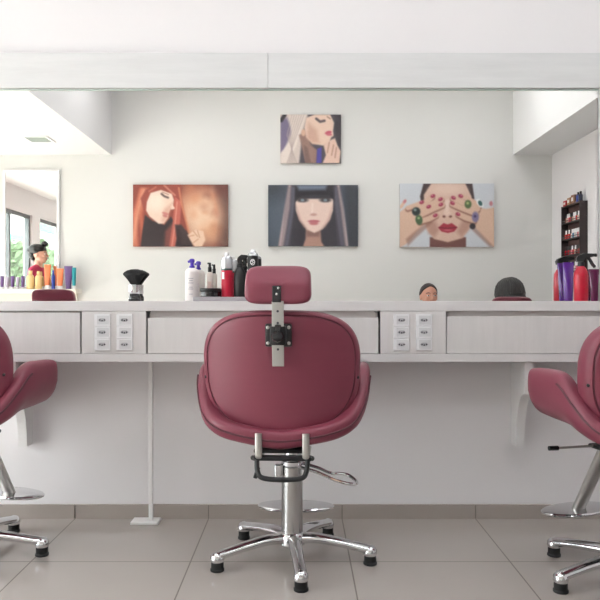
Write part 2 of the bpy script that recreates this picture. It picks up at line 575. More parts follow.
def make_chair():
    e = empty('salon_chair', (0, 0, 0))
    # backrest -------------------------------------------------
    zb = 0.722
    yb = -0.235
    prof = [(0, 0, .15), (0, 0, .35), (0, 0, .55), (0, 0, .75)]
    rear = [(0.0, yb + 0.0, f_) for f_ in (.12, .3, .5, .68, .82)]
    rear += [(0.028, yb + 0.001, 1), (0.022, yb + 0.002, 1)]
    seam_i = len(rear)
    rear += [(0.0195, yb + 0.0065, 1), (0.016, yb + 0.003, 1), (0.008, yb + 0.006, 1), (0.002, yb + 0.014, 1), (0.0, yb + 0.026, 1),
             (0.0, yb + 0.05, 1), (0.003, yb + 0.062, 1), (0.010, yb + 0.072, 1), (0.022, yb + 0.078, 1)]
    rear += [(0.03, yb + 0.082, f_) for f_ in (.9, .7, .5, .3, .1)]
    vs, fs = pillow(0.568, 0.452, rear, n=96, top_n=3.05, bot_n=2.45, cz=zb, yfun=back_y, taper=0.035)
    q = MB(); q.add(vs, fs)
    bk = q.build('backrest', M['vinyl'], e)
    # welt line along the rear seam
    pts = []
    for k in range(96):
        i = seam_i * 96 + k
        x, y, z = vs[i]
        pts.append((x, y - 0.0040, z))
    q = MB(); q.tube(pts, 0.0013, 6, closed=True); q.build('piping', M['seam'], bk)
    for sx in (-1, 1):
        q = MB(); q.ball((sx * 0.2745, yb + 0.0985, 0.705), (0.0065, 0.0065, 0.0065), n=10); q.build('side_screw', M['black'], bk)
    # arm and seat shell: U shaped padded band ------------------
    path = [(-0.298, 0.175, 0.652), (-0.295, 0.08, 0.650), (-0.289, -0.025, 0.6425), (-0.275, -0.095, 0.600), (-0.246, -0.152, 0.556),
            (-0.19, -0.195, 0.526), (-0.09, -0.212, 0.505), (0, -0.215, 0.494)]
    hts = [0.165, 0.180, 0.180, 0.130, 0.082, 0.068, 0.064, 0.068]
    path = path + [(-x, y, z) for x, y, z in path[-2::-1]]
    hts = hts + hts[-2::-1]
    P = smooth_path([(x, y, z) for x, y, z in path], 8)
    Hh = smooth_path([(h_, 0, 0) for h_ in hts], 8)
    L = len(P)
    vs, fs, top = [], [], []
    n = 28
    # arclength
    arc = [0]
    for i in range(1, L): arc.append(arc[-1] + (P[i] - P[i - 1]).length)
    T = arc[-1]
    outer_groove, inner = [], []
    for i in range(L):
        t = (P[min(i + 1, L - 1)] - P[max(i - 1, 0)])
        t.z = 0
        t.normalize()
        nrm = Vector((t.y, -t.x, 0))      # points to the outside or inside
        if nrm.dot(Vector((P[i].x, P[i].y + 0.02, 0))) < 0: nrm = -nrm
        d = min(arc[i], T - arc[i])
        cap = min(1.0, d / 0.040)
        ch = (1 - (1 - cap) ** 2.6) ** (1 / 2.6) if cap < 1 else 1
        hh = Hh[i].x / 2 * (0.78 + 0.22 * ch)
        tt = 0.034 * (0.22 + 0.78 * ch)
        w_ = min(1.0, d / 0.30)
        for k in range(n):
            a = 2 * PI * k / n
            u = sgnpow(math.cos(a), 2 / 3.2) * tt
            v = sgnpow(math.sin(a), 2 / 3.2) * hh
            # the lower edge tucks inward under the seat
            tuck = -0.040 * max(0.0, -v / 0.09) ** 1.5
            splay = 0.004 * max(0, v / 0.09)
            vs.append(P[i] + nrm * (u + tuck + splay) + Vector((0, 0, v)))
        if 0.20 < arc[i] < T - 0.20:
            v = hh - 0.034
            outer_groove.append(P[i] + nrm * (tt * 0.995 + 0.004 * max(0, v / 0.09) + 0.0005) + Vector((0, 0, v)))
    for i in range(L - 1):
        for k in range(n):
            k2 = (k + 1) % n
            fs.append((i * n + k, i * n + k2, (i + 1) * n + k2, (i + 1) * n + k))
    fs.append(tuple(range(n))[::-1]); fs.append(tuple((L - 1) * n + k for k in range(n)))
    q = MB(); q.add(vs, fs)
    arm = q.build('arm_shell', M['vinyl'], e)
    q = MB(); q.tube(outer_groove, 0.0036, 8); q.build('piping', M['seam'], arm)
    q = MB()
    for sx in (-0.0085, 0.0085):
        q.ball((sx - 0.004, -0.2415, 0.494), (0.0058, 0.005, 0.0058), n=10)
    q.build('rear_studs', M['satin'], arm)
    # seat cushion and pan ---------------------------------------
    q = MB()
    R90 = Matrix.Rotation(-PI / 2, 3, 'X')
    rr = [(0.0, -0.055, f_) for f_ in (.1, .4, .7)] + [(0.03, -0.055, 1), (0.01, -0.05, 1), (0.0, -0.035, 1), (0.0, 0.02, 1), (0.006, 0.04, 1), (0.02, 0.05, 1)] + [(0.03, 0.055, f_) for f_ in (.8, .5, .2)]
    v2, f2 = pillow(0.47, 0.38, rr, n=64, top_n=3.4, bot_n=2.6)
    v2 = [(x, z + 0.02, y * 0.72 + 0.534 + 1.3 * x * x) for x, y, z in v2]
    q.add(v2, f2); q.build('seat', M['vinyl'], e)
    q = MB(); q.box((0, -0.02, 0.4465), (0.19, 0.34, 0.014), r=0.005); q.box((0, 0, 0.478), (0.16, 0.26, 0.05), r=0.01); q.build('seat_pan', M['black'], e)
    # back supports ------------------------------------------------
    for x in (-0.082, 0.082):
        q = MB()
        pts = smooth_path([(x, -0.04, 0.432), (x, -0.19, 0.432), (x, -0.242, 0.436), (x, -0.252, 0.46), (x, -0.252, 0.522)], 5)
        q.tube(pts, 0.0125, 12, flat=0.55)
        q.build('back_support', M['satin'], e)
    q = MB(); q.box((0, -0.235, 0.434), (0.205, 0.03, 0.016), r=0.004); 
    for x in (-0.103, 0.103):
        q.ball((x, -0.236, 0.434), 0.009, n=10)
    q.build('cross_bar', M['black'], e)
    q = MB()
    pts = smooth_path([(-0.088, -0.246, 0.428), (-0.084, -0.258, 0.392), (-0.066, -0.266, 0.372), (0, -0.268, 0.367), (0.066, -0.266, 0.372), (0.084, -0.258, 0.392), (0.088, -0.246, 0.428)], 6)
    q.tube(pts, 0.0088, 12); q.build('recline_handle', M['black'], e)
    q = MB(); q.box((-0.088, -0.252, 0.386), (0.014, 0.012, 0.040), r=0.003, rot=Matrix.Rotation(0.3, 3, 'Y')); q.build('handle_latch', M['black'], e)
    # side lever
    q = MB(); q.tube([(-0.06, 0.12, 0.449), (-0.235, 0.12, 0.446)], 0.0045, 10)
    sl = q.build('side_lever', M['satin'], e)
    q = MB(); q.tube([(-0.232, 0.12, 0.446), (-0.268, 0.12, 0.446)], 0.0085, 12); q.build('lever_grip', M['black'], sl)
    # headrest ---------------------------------------------------------
    hr = MB()
    rr = [(0.0, -0.040, f_) for f_ in (.15, .4, .7)] + [(0.016, -0.040, 1), (0.007, -0.0365, 1), (0.001, -0.028, 1), (0.0, -0.018, 1), (0, 0.026, 1), (0.004, 0.036, 1), (0.012, 0.041, 1)] + [(0.018, 0.043, f_) for f_ in (.8, .5, .2)]
    v2, f2 = pillow(0.226, 0.133, rr, n=64, top_n=5.2, bot_n=5.2, taper=-0.02)
    # crease: the upper back half leans forward
    v2 = [(x, y + (0.62 * max(0, z - 0.004) if y < 0.0 else 0.5 * max(0, z - 0.004)), z) for x, y, z in v2]
    v2 = [(x - 0.001, y - 0.262, z + 1.035) for x, y, z in v2]
    hr.add(v2, f2)
    ho = hr.build('headrest', M['vinyl'], e)
    q = MB(); q.box((-0.003, -0.3045, 1.003), (0.030, 0.005, 0.056), r=0.001); q.build('hinge_plate', M['blackgloss'], ho)
    for dz in (0.02, 0.0):
        q = MB(); q.ball((-0.003 + (0.006 if dz else 0), -0.3075, 1.003 + dz), (0.004, 0.0025, 0.004), n=10); q.build('hinge_rivet', M['satin'], ho)
    # metal bar with holes
    bar = MB(); tilt = -0.13
    y0, y1 = -0.2985, -0.266
    hb = 0.205
    R = Matrix.Rotation(0.09, 3, 'X')
    bar.box((0, -0.2885, 0.876), (0.0405, 0.005, 0.240), r=0.0012, rot=R)
    bo = bar.build('headrest_bar', M['satin'], e)
    for z in (0.945, 0.815, 0.905):
        q = MB()
        yy = -0.2885 - 0.0024 + (z - 0.876) * math.tan(0.09) * -1
        q.lathe([(0.0042, 0), (0.0042, 0.0012)], (0, yy, z), 12, 0, Matrix.Rotation(PI / 2, 3, 'X'))
        q.build('bar_hole', M['hole'], bo)
    # clamp bracket
    q = MB()
    q.box((0, -0.262, 0.862), (0.092, 0.016, 0.080), r=0.006, rot=R); 
    q.box((0, -0.279, 0.862), (0.054, 0.030, 0.066), r=0.006, rot=R)
    cb = q.build('clamp_bracket', M['black'], e)
    q = MB()
    RX = Matrix.Rotation(PI / 2, 3, 'X')
    prof_k = [(0.020, 0), (0.022, 0.004), (0.022, 0.018), (0.018, 0.024), (0.008, 0.026)]
    q.lathe(prof_k, (0, -0.288, 0.860), 8, 0, RX)
    q.box((0.001, -0.300, 0.884), (0.022, 0.018, 0.032), r=0.005)
    q.build('clamp_knob', M['blackgloss'], cb)
    for dx in (-0.036, 0.036):
        for dz in (-0.027, 0.027):
            q = MB(); q.ball((dx, -0.2705 - dz * 0.09, 0.862 + dz), (0.0062, 0.003, 0.0062), n=12); q.build('screw', M['satin'], cb)
    # lift --------------------------------------------------------------
    q = MB(); q.lathe([(0.026, 0.330), (0.026, 0.436)], n=28); q.build('lift_piston', M['chrome'], e)
    q = MB(); q.lathe([(0.038, 0.355), (0.041, 0.358), (0.041, 0.372), (0.036, 0.376)], n=28); q.lathe([(0.030, 0.376), (0.030, 0.408)], n=28)
    q.build('lift_collar', M['chrome'], e)
    q = MB(); q.lathe([(0.0405, 0.060), (0.0405, 0.070), (0.0405, 0.300), (0.037, 0.303), (0.037, 0.350), (0.034, 0.354)], n=36)
    q.build('lift_column', M['columnsteel'], e)
    # foot pump lever
    q = MB()
    q.box((-0.052, -0.005, 0.338), (0.026, 0.036, 0.046), r=0.004)
    pts = smooth_path([(0.03, -0.012, 0.350), (0.10, -0.02, 0.332), (0.155, -0.035, 0.312), (0.205, -0.045, 0.300), (0.238, -0.045, 0.297),
                       (0.243, -0.025, 0.302), (0.215, 0.01, 0.316), (0.175, 0.012, 0.322), (0.15, 0.0, 0.325), (0.10, 0.012, 0.342), (0.03, 0.014, 0.362)], 5)
    q.tube(pts, 0.0062, 10)
    q.build('pump_lever', M['chrome'], e)
    # footrest ------------------------------------------------------------
    f = empty_child('footrest', e)
    q = MB()
    q.lathe([(0.150, 0.0), (0.159, 0.004), (0.160, 0.010), (0.155, 0.014), (0.148, 0.015)], (0, 0.252, 0.117), 48, sx=1.0, sy=0.46)
    q.build('foot_plate', M['chrome'], f)
    q = MB(); R_ = smooth_path([(0, 0.06, 0.462), (0, 0.10, 0.40), (0, 0.246, 0.128)], 6)
    q.tube(R_, 0.029, 20, flat=0.6); q.build('footrest_post', M['satin'], f)
    # star base -------------------------------------------------------------
    sb = MB(); sb.lathe([(0.044, 0.052), (0.052, 0.060), (0.052, 0.088), (0.046, 0.100), (0.0415, 0.104)], n=36)
    base = sb.build('base_hub', M['chrome'], e)
    for k in range(5):
        a = 2 * PI * k / 5
        q = MB()
        d = Vector((math.cos(a), math.sin(a), 0))
        pts = smooth_path([d * 0.035 + Vector((0, 0, 0.080)), d * 0.10 + Vector((0, 0, 0.083)), d * 0.18 + Vector((0, 0, 0.074)),
                           d * 0.25 + Vector((0, 0, 0.062)), d * 0.297 + Vector((0, 0, 0.053))], 5)
        m_ = len(pts)
        rad = [0.028 - 0.006 * min(1, i / (m_ * 0.6)) for i in range(m_)]
        q.tube(pts, rad, 14, flat=0.75)
        q.lathe([(0.015, 0.033), (0.0245, 0.035), (0.026, 0.040), (0.0245, 0.054), (0.016, 0.066), (0.006, 0.070)], tuple(d * 0.297), 20)
        lg = q.build('base_leg', M['chrome'], e)
        g = MB(); g.lathe([(0.024, 0.0), (0.0255, 0.002), (0.0255, 0.008), (0.0225, 0.011), (0.0225, 0.030), (0.0235, 0.034)], tuple(d * 0.297), 20)
        g.build('rubber_foot', M['rubber'], lg)
    return e


def empty_child(name, parent):
    o = bpy.data.objects.new(name, None)
    o.empty_display_size = 0.03
    link(o)
    o.parent = parent
    return o


def child(e, nm):
    return [c for c in e.children if c.name.split('.')[0] == nm]


chair = make_chair()
chairL = copy_tree(chair)
chairR = copy_tree(chair)


def setup_chair(e, loc, yaw, base_ang, head_dz, foot_dz, up, shift=0.0):
    e.location = loc
    e.rotation_euler = (0, 0, yaw)
    for nm in ('base_leg', 'base_hub'):
        for c in child(e, nm): c.rotation_euler = (0, 0, base_ang - yaw)
    for nm in ('headrest', 'headrest_bar'):
        for c in child(e, nm): c.location.z += head_dz * (1.0 if nm == 'headrest' else 1.0)
    for nm in ('backrest', 'arm_shell', 'seat', 'seat_pan', 'back_support', 'cross_bar', 'recline_handle', 'handle_latch', 'side_lever',
               'headrest', 'headrest_bar', 'clamp_bracket', 'lift_piston'):
        for c in child(e, nm):
            c.location.z += up
            if nm != 'lift_piston': c.location.x += shift * (0.62 if nm in ('back_support', 'cross_bar', 'recline_handle', 'handle_latch') else 1)
    for c in child(e, 'footrest'): c.location.z += foot_dz


setup_chair(chair, (-0.030, 2.665, 0), math.radians(-3), math.radians(-83.5), 0, 0, 0, -0.030)
setup_chair(chairL, (-1.290, 2.680, 0), math.radians(-8), math.radians(3), -0.070, 0.05, 0.010, -0.026)
setup_chair(chairR, (1.158, 2.457, 0), math.radians(10), math.radians(127.6), -0.100, 0.05, 0.0, 0.028)
for c_, a_ in ((chairL, -10), (chairR, 10)):
    for f_ in child(c_, 'footrest'): f_.rotation_euler.z = math.radians(a_); f_.location.y += 0.01
    for f_ in child(c_, 'pump_lever'): f_.rotation_euler.z = math.radians(195 if c_ is chairL else -25)
tag(chair, 'burgundy salon chair in the middle seen from behind, headrest raised high', 'chair', 'burgundy salon chairs at the counter')
tag(chairL, 'burgundy salon chair cut off by the left edge, beside the white cable pole', 'chair', 'burgundy salon chairs at the counter')
tag(chairR, 'burgundy salon chair cut off by the right edge, nearest the red spray bottle', 'chair', 'burgundy salon chairs at the counter')


# ------------------------------------------------------------------ things on the counter
CT = z_top + 0.0003
def on(px, D, z=CT): return ((px - 300) * D / F, D, z)
def ht(px, D=3.05): return px * D / F

# neck brush
e = empty('neck_brush', on(134.7, 3.110), 0, 'black neck duster brush with chrome collar standing alone on the counter', 'brush')
q = MB(); q.lathe([(0.026, 0), (0.028, 0.004), (0.027, 0.018), (0.022, 0.028), (0.023, 0.032)], n=28); q.build('handle', M['blackgloss'], e)
q = MB(); q.lathe([(0.025, 0.032), (0.026, 0.034), (0.0245, 0.052), (0.026, 0.071), (0.024, 0.073)], n=28, sy=0.8); q.build('collar', M['chrome'], e)
q = MB(); q.lathe([(0.022, 0.0735), (0.032, 0.088), (0.046, 0.104), (0.058, 0.116), (0.060, 0.120), (0.054, 0.127), (0.040, 0.134), (0.022, 0.139), (0.004, 0.140)], n=72, sy=0.42)
vv = q.v
q.v = [(x * 0.86 * (1 + 0.02 * (i % 2)), y * (1 + 0.04 * (i % 2)), z + 0.002 * random.random()) for i, (x, y, z) in enumerate(vv)]
q.build('bristles', mat('bristles', (14, 14, 15), 0.7, bump=0.8, bscale=200), e)

M['purple'] = mat('purple_plastic', (72, 48, 170), 0.35)
M['cream'] = mat('cream_white_plastic', (232, 226, 224), 0.35)
M['clear'] = mat('clear_bottle', (222, 214, 206), 0.15, spec=0.6)
M['silver'] = mat('silver_can', (202, 204, 208), 0.25, metal=0.6)
M['redlabel'] = mat('red_label', (200, 40, 66), 0.35)
M['red'] = mat('red_bottle', (190, 22, 50), 0.3)
M['darklabel'] = mat('dark_teal_label', (40, 62, 60), 0.4)
M['violet'] = mat('violet_translucent', (92, 40, 140), 0.18, coat=0.5)
M['maroon'] = mat('maroon_translucent', (104, 30, 74), 0.2, coat=0.5)

# large white pump bottle with purple pump
e = empty('pump_bottle', on(192, 3.045), 0, 'large white bottle with a purple pump left of the grey tray', 'bottle')
q = MB(); q.lathe([(0.028, 0), (0.0305, 0.003), (0.0305, 0.120), (0.031, 0.124), (0.030, 0.130), (0.022, 0.140), (0.011, 0.144)], n=28); q.build('bottle_body', M['cream'], e)
q = MB(); q.lathe([(0.012, 0.1442), (0.012, 0.152), (0.008, 0.156), (0.008, 0.166), (0.012, 0.168), (0.012, 0.180), (0.007, 0.184)], n=16)
q.tube([(0, 0, 0.175), (-0.017, -0.006, 0.170)], 0.0055, 8); q.build('pump', M['purple'], e)
q = MB()
for k, zz in enumerate((0.098, 0.088, 0.078, 0.060, 0.052, 0.030)):
    w_ = 0.030 if k % 2 == 0 else 0.022
    q.box((0.0, -0.0308, zz), (w_ * 0.7, 0.001, 0.0022))
q.build('label_lines', mat('label_grey', (150, 146, 160), 0.5), e)

# grey tray
tx0, tx1 = (192 - 300) * 2.93 / F, (252 - 300) * 2.93 / F
e = MB(); e.box(((tx0 + tx1) / 2, 3.005, z_top + 0.0003 + 0.009), (tx1 - tx0, 0.10, 0.018), r=0.003)
q = e
tag(q.build('flat_case', mat('grey_case', (176, 172, 178), 0.35, metal=0.3)), 'flat pale grey case carrying cans and jars behind the middle chair headrest', 'case')
TZ = z_top + 0.0190

# black jar
e = empty('cosmetic_jar', on(210.5, 3.002, TZ), 0, 'low round black jar on the grey case left of the red can', 'jar')
q = MB(); q.lathe([(0.040, 0), (0.043, 0.002), (0.043, 0.020), (0.041, 0.022)], n=36); q.build('jar_body', M['blackgloss'], e)
q = MB(); q.lathe([(0.044, 0.0222), (0.0445, 0.024), (0.0445, 0.034), (0.043, 0.036)], n=36); q.build('lid', M['black'], e)
# clear bottle with black cap
e = empty('serum_bottle', on(209.8, 3.065), 0, 'small clear bottle with black cap behind the low black jar', 'bottle')
q = MB(); q.lathe([(0.013, 0), (0.0145, 0.002), (0.0145, 0.118), (0.012, 0.124), (0.007, 0.127)], n=24); q.build('bottle_body', M['clear'], e)
q = MB(); q.lathe([(0.0085, 0.1272), (0.0085, 0.148), (0.006, 0.150), (0.006, 0.166), (0.005, 0.168)], n=16)
q.tube([(0, 0, 0.163), (-0.010, -0.003, 0.166)], 0.004, 8); q.build('cap', M['black'], e)
q = MB(); q.box((0, -0.0146, 0.060), (0.016, 0.001, 0.050)); q.build('label_patch', mat('label_pinkish', (205, 180, 172), 0.5), e)
# red and silver hairspray can
e = empty('hairspray_can', on(227, 3.005, TZ), 0, 'tall red and silver spray can standing right of the low black jar', 'spray can')
q = MB(); q.lathe([(0.022, 0), (0.024, 0.003), (0.024, 0.116)], n=32); q.build('can_body', M['redlabel'], e)
q = MB(); q.lathe([(0.0242, 0.112), (0.0244, 0.113), (0.0244, 0.1195), (0.0242, 0.1205)], n=32); q.build('dark_band', M['darklabel'], e)
q = MB(); q.lathe([(0.024, 0.1206), (0.024, 0.158), (0.020, 0.170), (0.011, 0.176), (0.0115, 0.1765)], n=32); q.build('can_top', M['silver'], e)
q = MB(); q.lathe([(0.011, 0.1767), (0.0115, 0.180), (0.011, 0.188), (0.008, 0.190)], n=20); q.build('nozzle', M['white'], e)
q = MB(); q.box((-0.014, -0.0205, 0.090), (0.011, 0.003, 0.030), r=0.001, rot=Matrix.Rotation(-0.6, 3, 'Z')); q.build('white_label', M['white'], e)
# trigger bottle prototype
def trigger_bottle(loc, body, head, r, hb, label, name='spray_bottle', flip=1, s=1.0, rz=0.0):
    e = empty(name, loc, rz, label, 'spray bottle')
    q = MB(); q.lathe([(r * .93, 0), (r, 0.004), (r, hb * .72), (r * .93, hb * .84), (r * .62, hb * .96), (r * .42, hb)], n=32); q.build('bottle_body', body, e)
    q = MB()
    q.lathe([(r * .46, hb + .0003), (r * .48, hb + .004), (r * .46, hb + .018), (r * .3, hb + .02)], n=20)
    z = hb + .02
    poly = [(-0.016, z - .001), (0.012, z - .001), (0.016, z + .012), (0.050, z + .022), (0.052, z + .034), (0.010, z + .036), (-0.012, z + .026), (-0.020, z + .014)]
    q.prism([(u * flip * s, w) for u, w in poly], 'y', -0.009 * s, 0.009 * s)
    q.build('spray_head', head, e)
    q = MB()
    pts = smooth_path([(0.028 * flip * s, 0, z + .018), (0.036 * flip * s, 0, z + .004), (0.044 * flip * s, 0, z - .012), (0.054 * flip * s, 0, z - .024)], 4)
    q.tube(pts, 0.0052 * s, 8, flat=1.3); q.build('trigger', head, e)
    q = MB(); q.lathe([(0.007 * s, 0), (0.007 * s, 0.008)], (0.052 * flip * s, 0, z + .028), 12, 0, Matrix.Rotation(PI / 2 * flip, 3, 'Y')); q.build('nozzle', head, e)
    return e
trigger_bottle(on(239.8, 3.01, TZ), M['black'], M['black'], 0.026, 0.125, 'black spray bottle on the grey case between red can and black can', flip=1, s=0.62, rz=0.3)
# black can with silver top
e = empty('styling_can', on(253, 3.02, TZ), 0, 'black spray can with silver top, partly hidden by the middle headrest', 'spray can')
q = MB(); q.lathe([(0.022, 0), (0.0235, 0.003), (0.0235, 0.176)], n=32); q.build('can_body', M['black'], e)
q = MB(); q.lathe([(0.0235, 0.1762), (0.021, 0.186), (0.012, 0.191)], n=32); q.build('can_top', M['silver'], e)
q = MB(); q.lathe([(0.0105, 0.1912), (0.011, 0.198), (0.008, 0.203)], n=20); q.build('nozzle', M['white'], e)
q = MB()
pts = [(0.009 * math.cos(a) , -0.0238 , 0.148 + 0.012 * math.sin(a)) for a in [2 * PI * k / 20 for k in range(20)]]
q.tube(pts, 0.0012, 6, closed=True)
q.tube(smooth_path([(0.005, -0.0242, 0.156), (-0.004, -0.0242, 0.153), (0.004, -0.0242, 0.146), (-0.005, -0.0242, 0.141)], 4), 0.0013, 6)
q.build('logo', M['white'], e)

# right hand group
trigger_bottle(on(581, 3.02), M['red'], M['black'], 0.0300, 0.150, 'bright red spray bottle with black trigger at the right end of the mirror', flip=1, s=1.08, rz=-0.1)
def soft_tube(loc, w, h, m, label, name='product_tube', d=0.016, group=None, rz=0.0, cat='tube', cap=None, capm=None):
    e = empty(name, loc, rz, label, cat, group)
    q = MB()
    vs, fs = [], []
    n = 24
    for (sw, sd, z) in ((0.62, 1.0, cap or 0.0), (0.66, 1.05, (cap or 0) + 0.004), (0.80, 0.9, h * .45), (0.92, 0.5, h * .8), (1.0, 0.16, h * .94), (1.0, 0.12, h)):
        for k in range(n):
            a = 2 * PI * k / n
            vs.append((w / 2 * sw * sgnpow(math.cos(a), .8), d * sd * sgnpow(math.sin(a), .8), z))
    R = len(vs) // n
    for i in range(R - 1):
        for k in range(n):
            k2 = (k + 1) % n
            fs.append((i * n + k, i * n + k2, (i + 1) * n + k2, (i + 1) * n + k))
    fs.append(tuple(range(n))[::-1]); fs.append(tuple((R - 1) * n + k for k in range(n)))
    q.add(vs, fs); q.build('tube_body', m, e)
    if cap:
        q = MB(); q.lathe([(w * .30, 0), (w * .32, .001), (w * .32, cap - .0003)], n=20, sy=d * 1.9 / w * .9); q.build('cap', capm, e)
    return e
soft_tube(on(568.3, 3.110), 0.052, 0.172, M['violet'], 'glossy violet tube standing left of the red spray bottle', d=0.02, rz=0.15)
soft_tube(on(594, 3.105), 0.046, 0.142, M['maroon'], 'maroon translucent tube right beside the red spray bottle', d=0.018)
soft_tube(on(605, 3.06), 0.046, 0.146, M['maroon'], 'maroon translucent tube at the very right end of the counter', d=0.018)

# ------------------------------------------------------------------ wall behind: canvases
class Art:
    def __init__(s, x0, y0, x1, y1, W, Hh, bg):
        s.x = np.linspace(x0, x1, W)[None, :].repeat(Hh, 0)
        s.y = np.linspace(y0, y1, Hh)[:, None].repeat(W, 1)
        s.im = np.ones((Hh, W, 3)) * np.array(bg, float)
        s.W, s.H = W, Hh
        s.px = (x1 - x0) / W

    def mix(s, a, col):
        a = np.clip(a, 0, 1)[..., None]
        s.im = s.im * (1 - a) + np.array(col, float) * a

    def ell(s, cx, cy, rx, ry, col, soft=0.15, rot=0, al=1.0):
        c, n = math.cos(rot), math.sin(rot)
        dx, dy = s.x - cx, s.y - cy
        u, v = (dx * c + dy * n) / rx, (-dx * n + dy * c) / ry
        d = np.sqrt(u * u + v * v)
        s.mix(al * np.clip((1 + soft / 2 - d) / soft, 0, 1), col)

    def poly(s, pts, col, soft=4.0, al=1.0):
        inside = np.zeros(s.x.shape, bool)
        dist = np.full(s.x.shape, 1e9)
        n = len(pts)
        for i in range(n):
            (x1, y1), (x2, y2) = pts[i], pts[(i + 1) % n]
            cond = ((y1 > s.y) != (y2 > s.y))
            xi = (x2 - x1) * (s.y - y1) / ((y2 - y1) if y2 != y1 else 1e-9) + x1
            inside ^= cond & (s.x < xi)
            dist = np.minimum(dist, s._seg(x1, y1, x2, y2))
        sd = np.where(inside, dist, -dist)
        s.mix(al * np.clip(sd / soft + 0.5, 0, 1), col)

    def _seg(s, x1, y1, x2, y2):
        dx, dy = x2 - x1, y2 - y1
        L = dx * dx + dy * dy + 1e-9
        t = np.clip(((s.x - x1) * dx + (s.y - y1) * dy) / L, 0, 1)
        return np.hypot(s.x - x1 - t * dx, s.y - y1 - t * dy)

    def line(s, pts, w, col, soft=3.0, al=1.0):
        d = np.full(s.x.shape, 1e9)
        for (x1, y1), (x2, y2) in zip(pts[:-1], pts[1:]):
            d = np.minimum(d, s._seg(x1, y1, x2, y2))
        s.mix(al * np.clip((w / 2 - d) / soft + 0.5, 0, 1), col)


M['canvas_paint'] = bpy.data.materials.new('canvas_print')
M['canvas_paint'].use_nodes = True
_nt = M['canvas_paint'].node_tree
_a = _nt.nodes.new('ShaderNodeVertexColor'); _a.layer_name = 'print'
_nt.links.new(_a.outputs['Color'], _nt.nodes['Principled BSDF'].inputs['Base Color'])
_nt.nodes['Principled BSDF'].inputs['Roughness'].default_value = 0.55


def canvas(px0, px1, py0, py1, art, label, thick=0.03):
    D = 2 * MY - BY
    D = D - thick
    im = art.im
    for _ in range(2):
        p_ = np.pad(im, ((1, 1), (1, 1), (0, 0)), mode='edge')
        im = (p_[:-2, 1:-1] + p_[2:, 1:-1] + p_[1:-1, :-2] + p_[1:-1, 2:] + 2 * im) / 6
    rn = np.random.RandomState(px0.__hash__() % 1000)
    im = im + rn.normal(0, 3, im.shape[:2])[..., None]
    grey = im.mean(axis=2, keepdims=True)
    art.im = (im * 0.86 + grey * 0.14) * 0.90 + 16  # colours muted; lifted blacks put a veil of haze into the print
    X0, X1 = (px0 - 300) * D / F, (px1 - 300) * D / F
    Z1, Z0 = H - (py0 - 300) * D / F, H - (py1 - 300) * D / F
    yw, yf = BY + 0.0008, BY + thick
    W, Hn = art.W, art.H
    vs = []
    for j in range(Hn):
        for i in range(W):
            vs.append((X0 + (X1 - X0) * i / (W - 1), yf, Z1 + (Z0 - Z1) * j / (Hn - 1)))
    fs = []
    for j in range(Hn - 1):
        for i in range(W - 1):
            a = j * W + i
            fs.append((a, a + 1, a + W + 1, a + W))
    # wrapped canvas sides and back
    nb = len(vs)
    vs += [(X0, yw, Z1), (X1, yw, Z1), (X1, yw, Z0), (X0, yw, Z0)]
    fs += [(nb, nb + 1, W - 1, 0), (nb + 1, nb + 2, Hn * W - 1, W - 1), (nb + 2, nb + 3, (Hn - 1) * W, Hn * W - 1), (nb + 3, nb, 0, (Hn - 1) * W),
           (nb, nb + 3, nb + 2, nb + 1)]
    me = bpy.data.meshes.new('canvas_print')
    me.from_pydata(vs, [], fs)
    im = np.clip(art.im / 255.0, 0, 1)
    l_ = np.where(im <= 0.04045, im / 12.92, ((im + 0.055) / 1.055) ** 2.4)
    colr = np.ones((len(vs), 4), np.float32)
    colr[:W * Hn, :3] = l_.reshape(-1, 3)
    for k, idx in enumerate((0, W - 1, Hn * W - 1, (Hn - 1) * W)):
        colr[nb + k, :3] = l_.reshape(-1, 3)[idx] * 0.9
    at_ = me.color_attributes.new('print', 'FLOAT_COLOR', 'POINT')
    at_.data.foreach_set('color', colr.ravel())
    me.materials.append(M['canvas_paint'])
    me.update()
    o = bpy.data.objects.new('canvas_picture', me)
    link(o)
    return tag(o, label, 'picture', 'canvas prints on the wall opposite the mirror')


# art 1 : red haired woman in profile, warm glow
A = Art(15, 30, 575, 388, 200, 128, (112, 52, 42))
A.ell(430, 190, 210, 190, (176, 92, 64), 1.1)
A.ell(390, 150, 90, 80, (236, 150, 100), 1.2, al=.7)
A.ell(430, 225, 120, 120, (246, 206, 170), 1.2, al=.95)
rnA = random.Random(2)
for k in range(26):
    A.ell(rnA.uniform(300, 560), rnA.uniform(40, 380), rnA.uniform(12, 38), rnA.uniform(12, 34), rnA.choice([(226, 130, 84), (250, 200, 160), (120, 56, 44), (190, 100, 70)]), 1.3, al=.32)
for k in range(9):
    A.line([(30 + k * 7, 60 + 8 * k), (20 + k * 8, 220), (10 + k * 9, 390)], 3, rnA.choice([(226, 120, 84), (110, 36, 30), (200, 90, 60)]), 4, .6)
A.ell(480, 300, 60, 50, (236, 160, 110), 1.2, al=.6)
A.poly([(500, 20), (590, 20), (590, 400), (520, 400), (545, 200)], (96, 66, 58), 60, .8)
A.poly([(470, 20), (590, 20), (590, 110), (520, 80)], (105, 45, 38), 60, .8)
A.poly([(0, 20), (300, 20), (300, 110), (330, 250), (360, 400), (0, 400)], (150, 56, 40), 16)
for x0, x1_, c_ in ((25, 45, (232, 120, 84)), (60, 90, (214, 98, 62)), (40, 20, (240, 150, 110))):
    A.line([(x0 + 40, 60), (x0, 200), (x1_ - 10, 390)], 22, c_, 18, .8)
A.poly([(85, 205), (130, 240), (200, 262), (238, 215), (262, 250), (330, 300), (372, 392), (60, 392), (70, 300)], (40, 26, 30), 8)
A.poly([(205, 300), (260, 240), (262, 390), (200, 390)], (150, 62, 52), 20, .8)
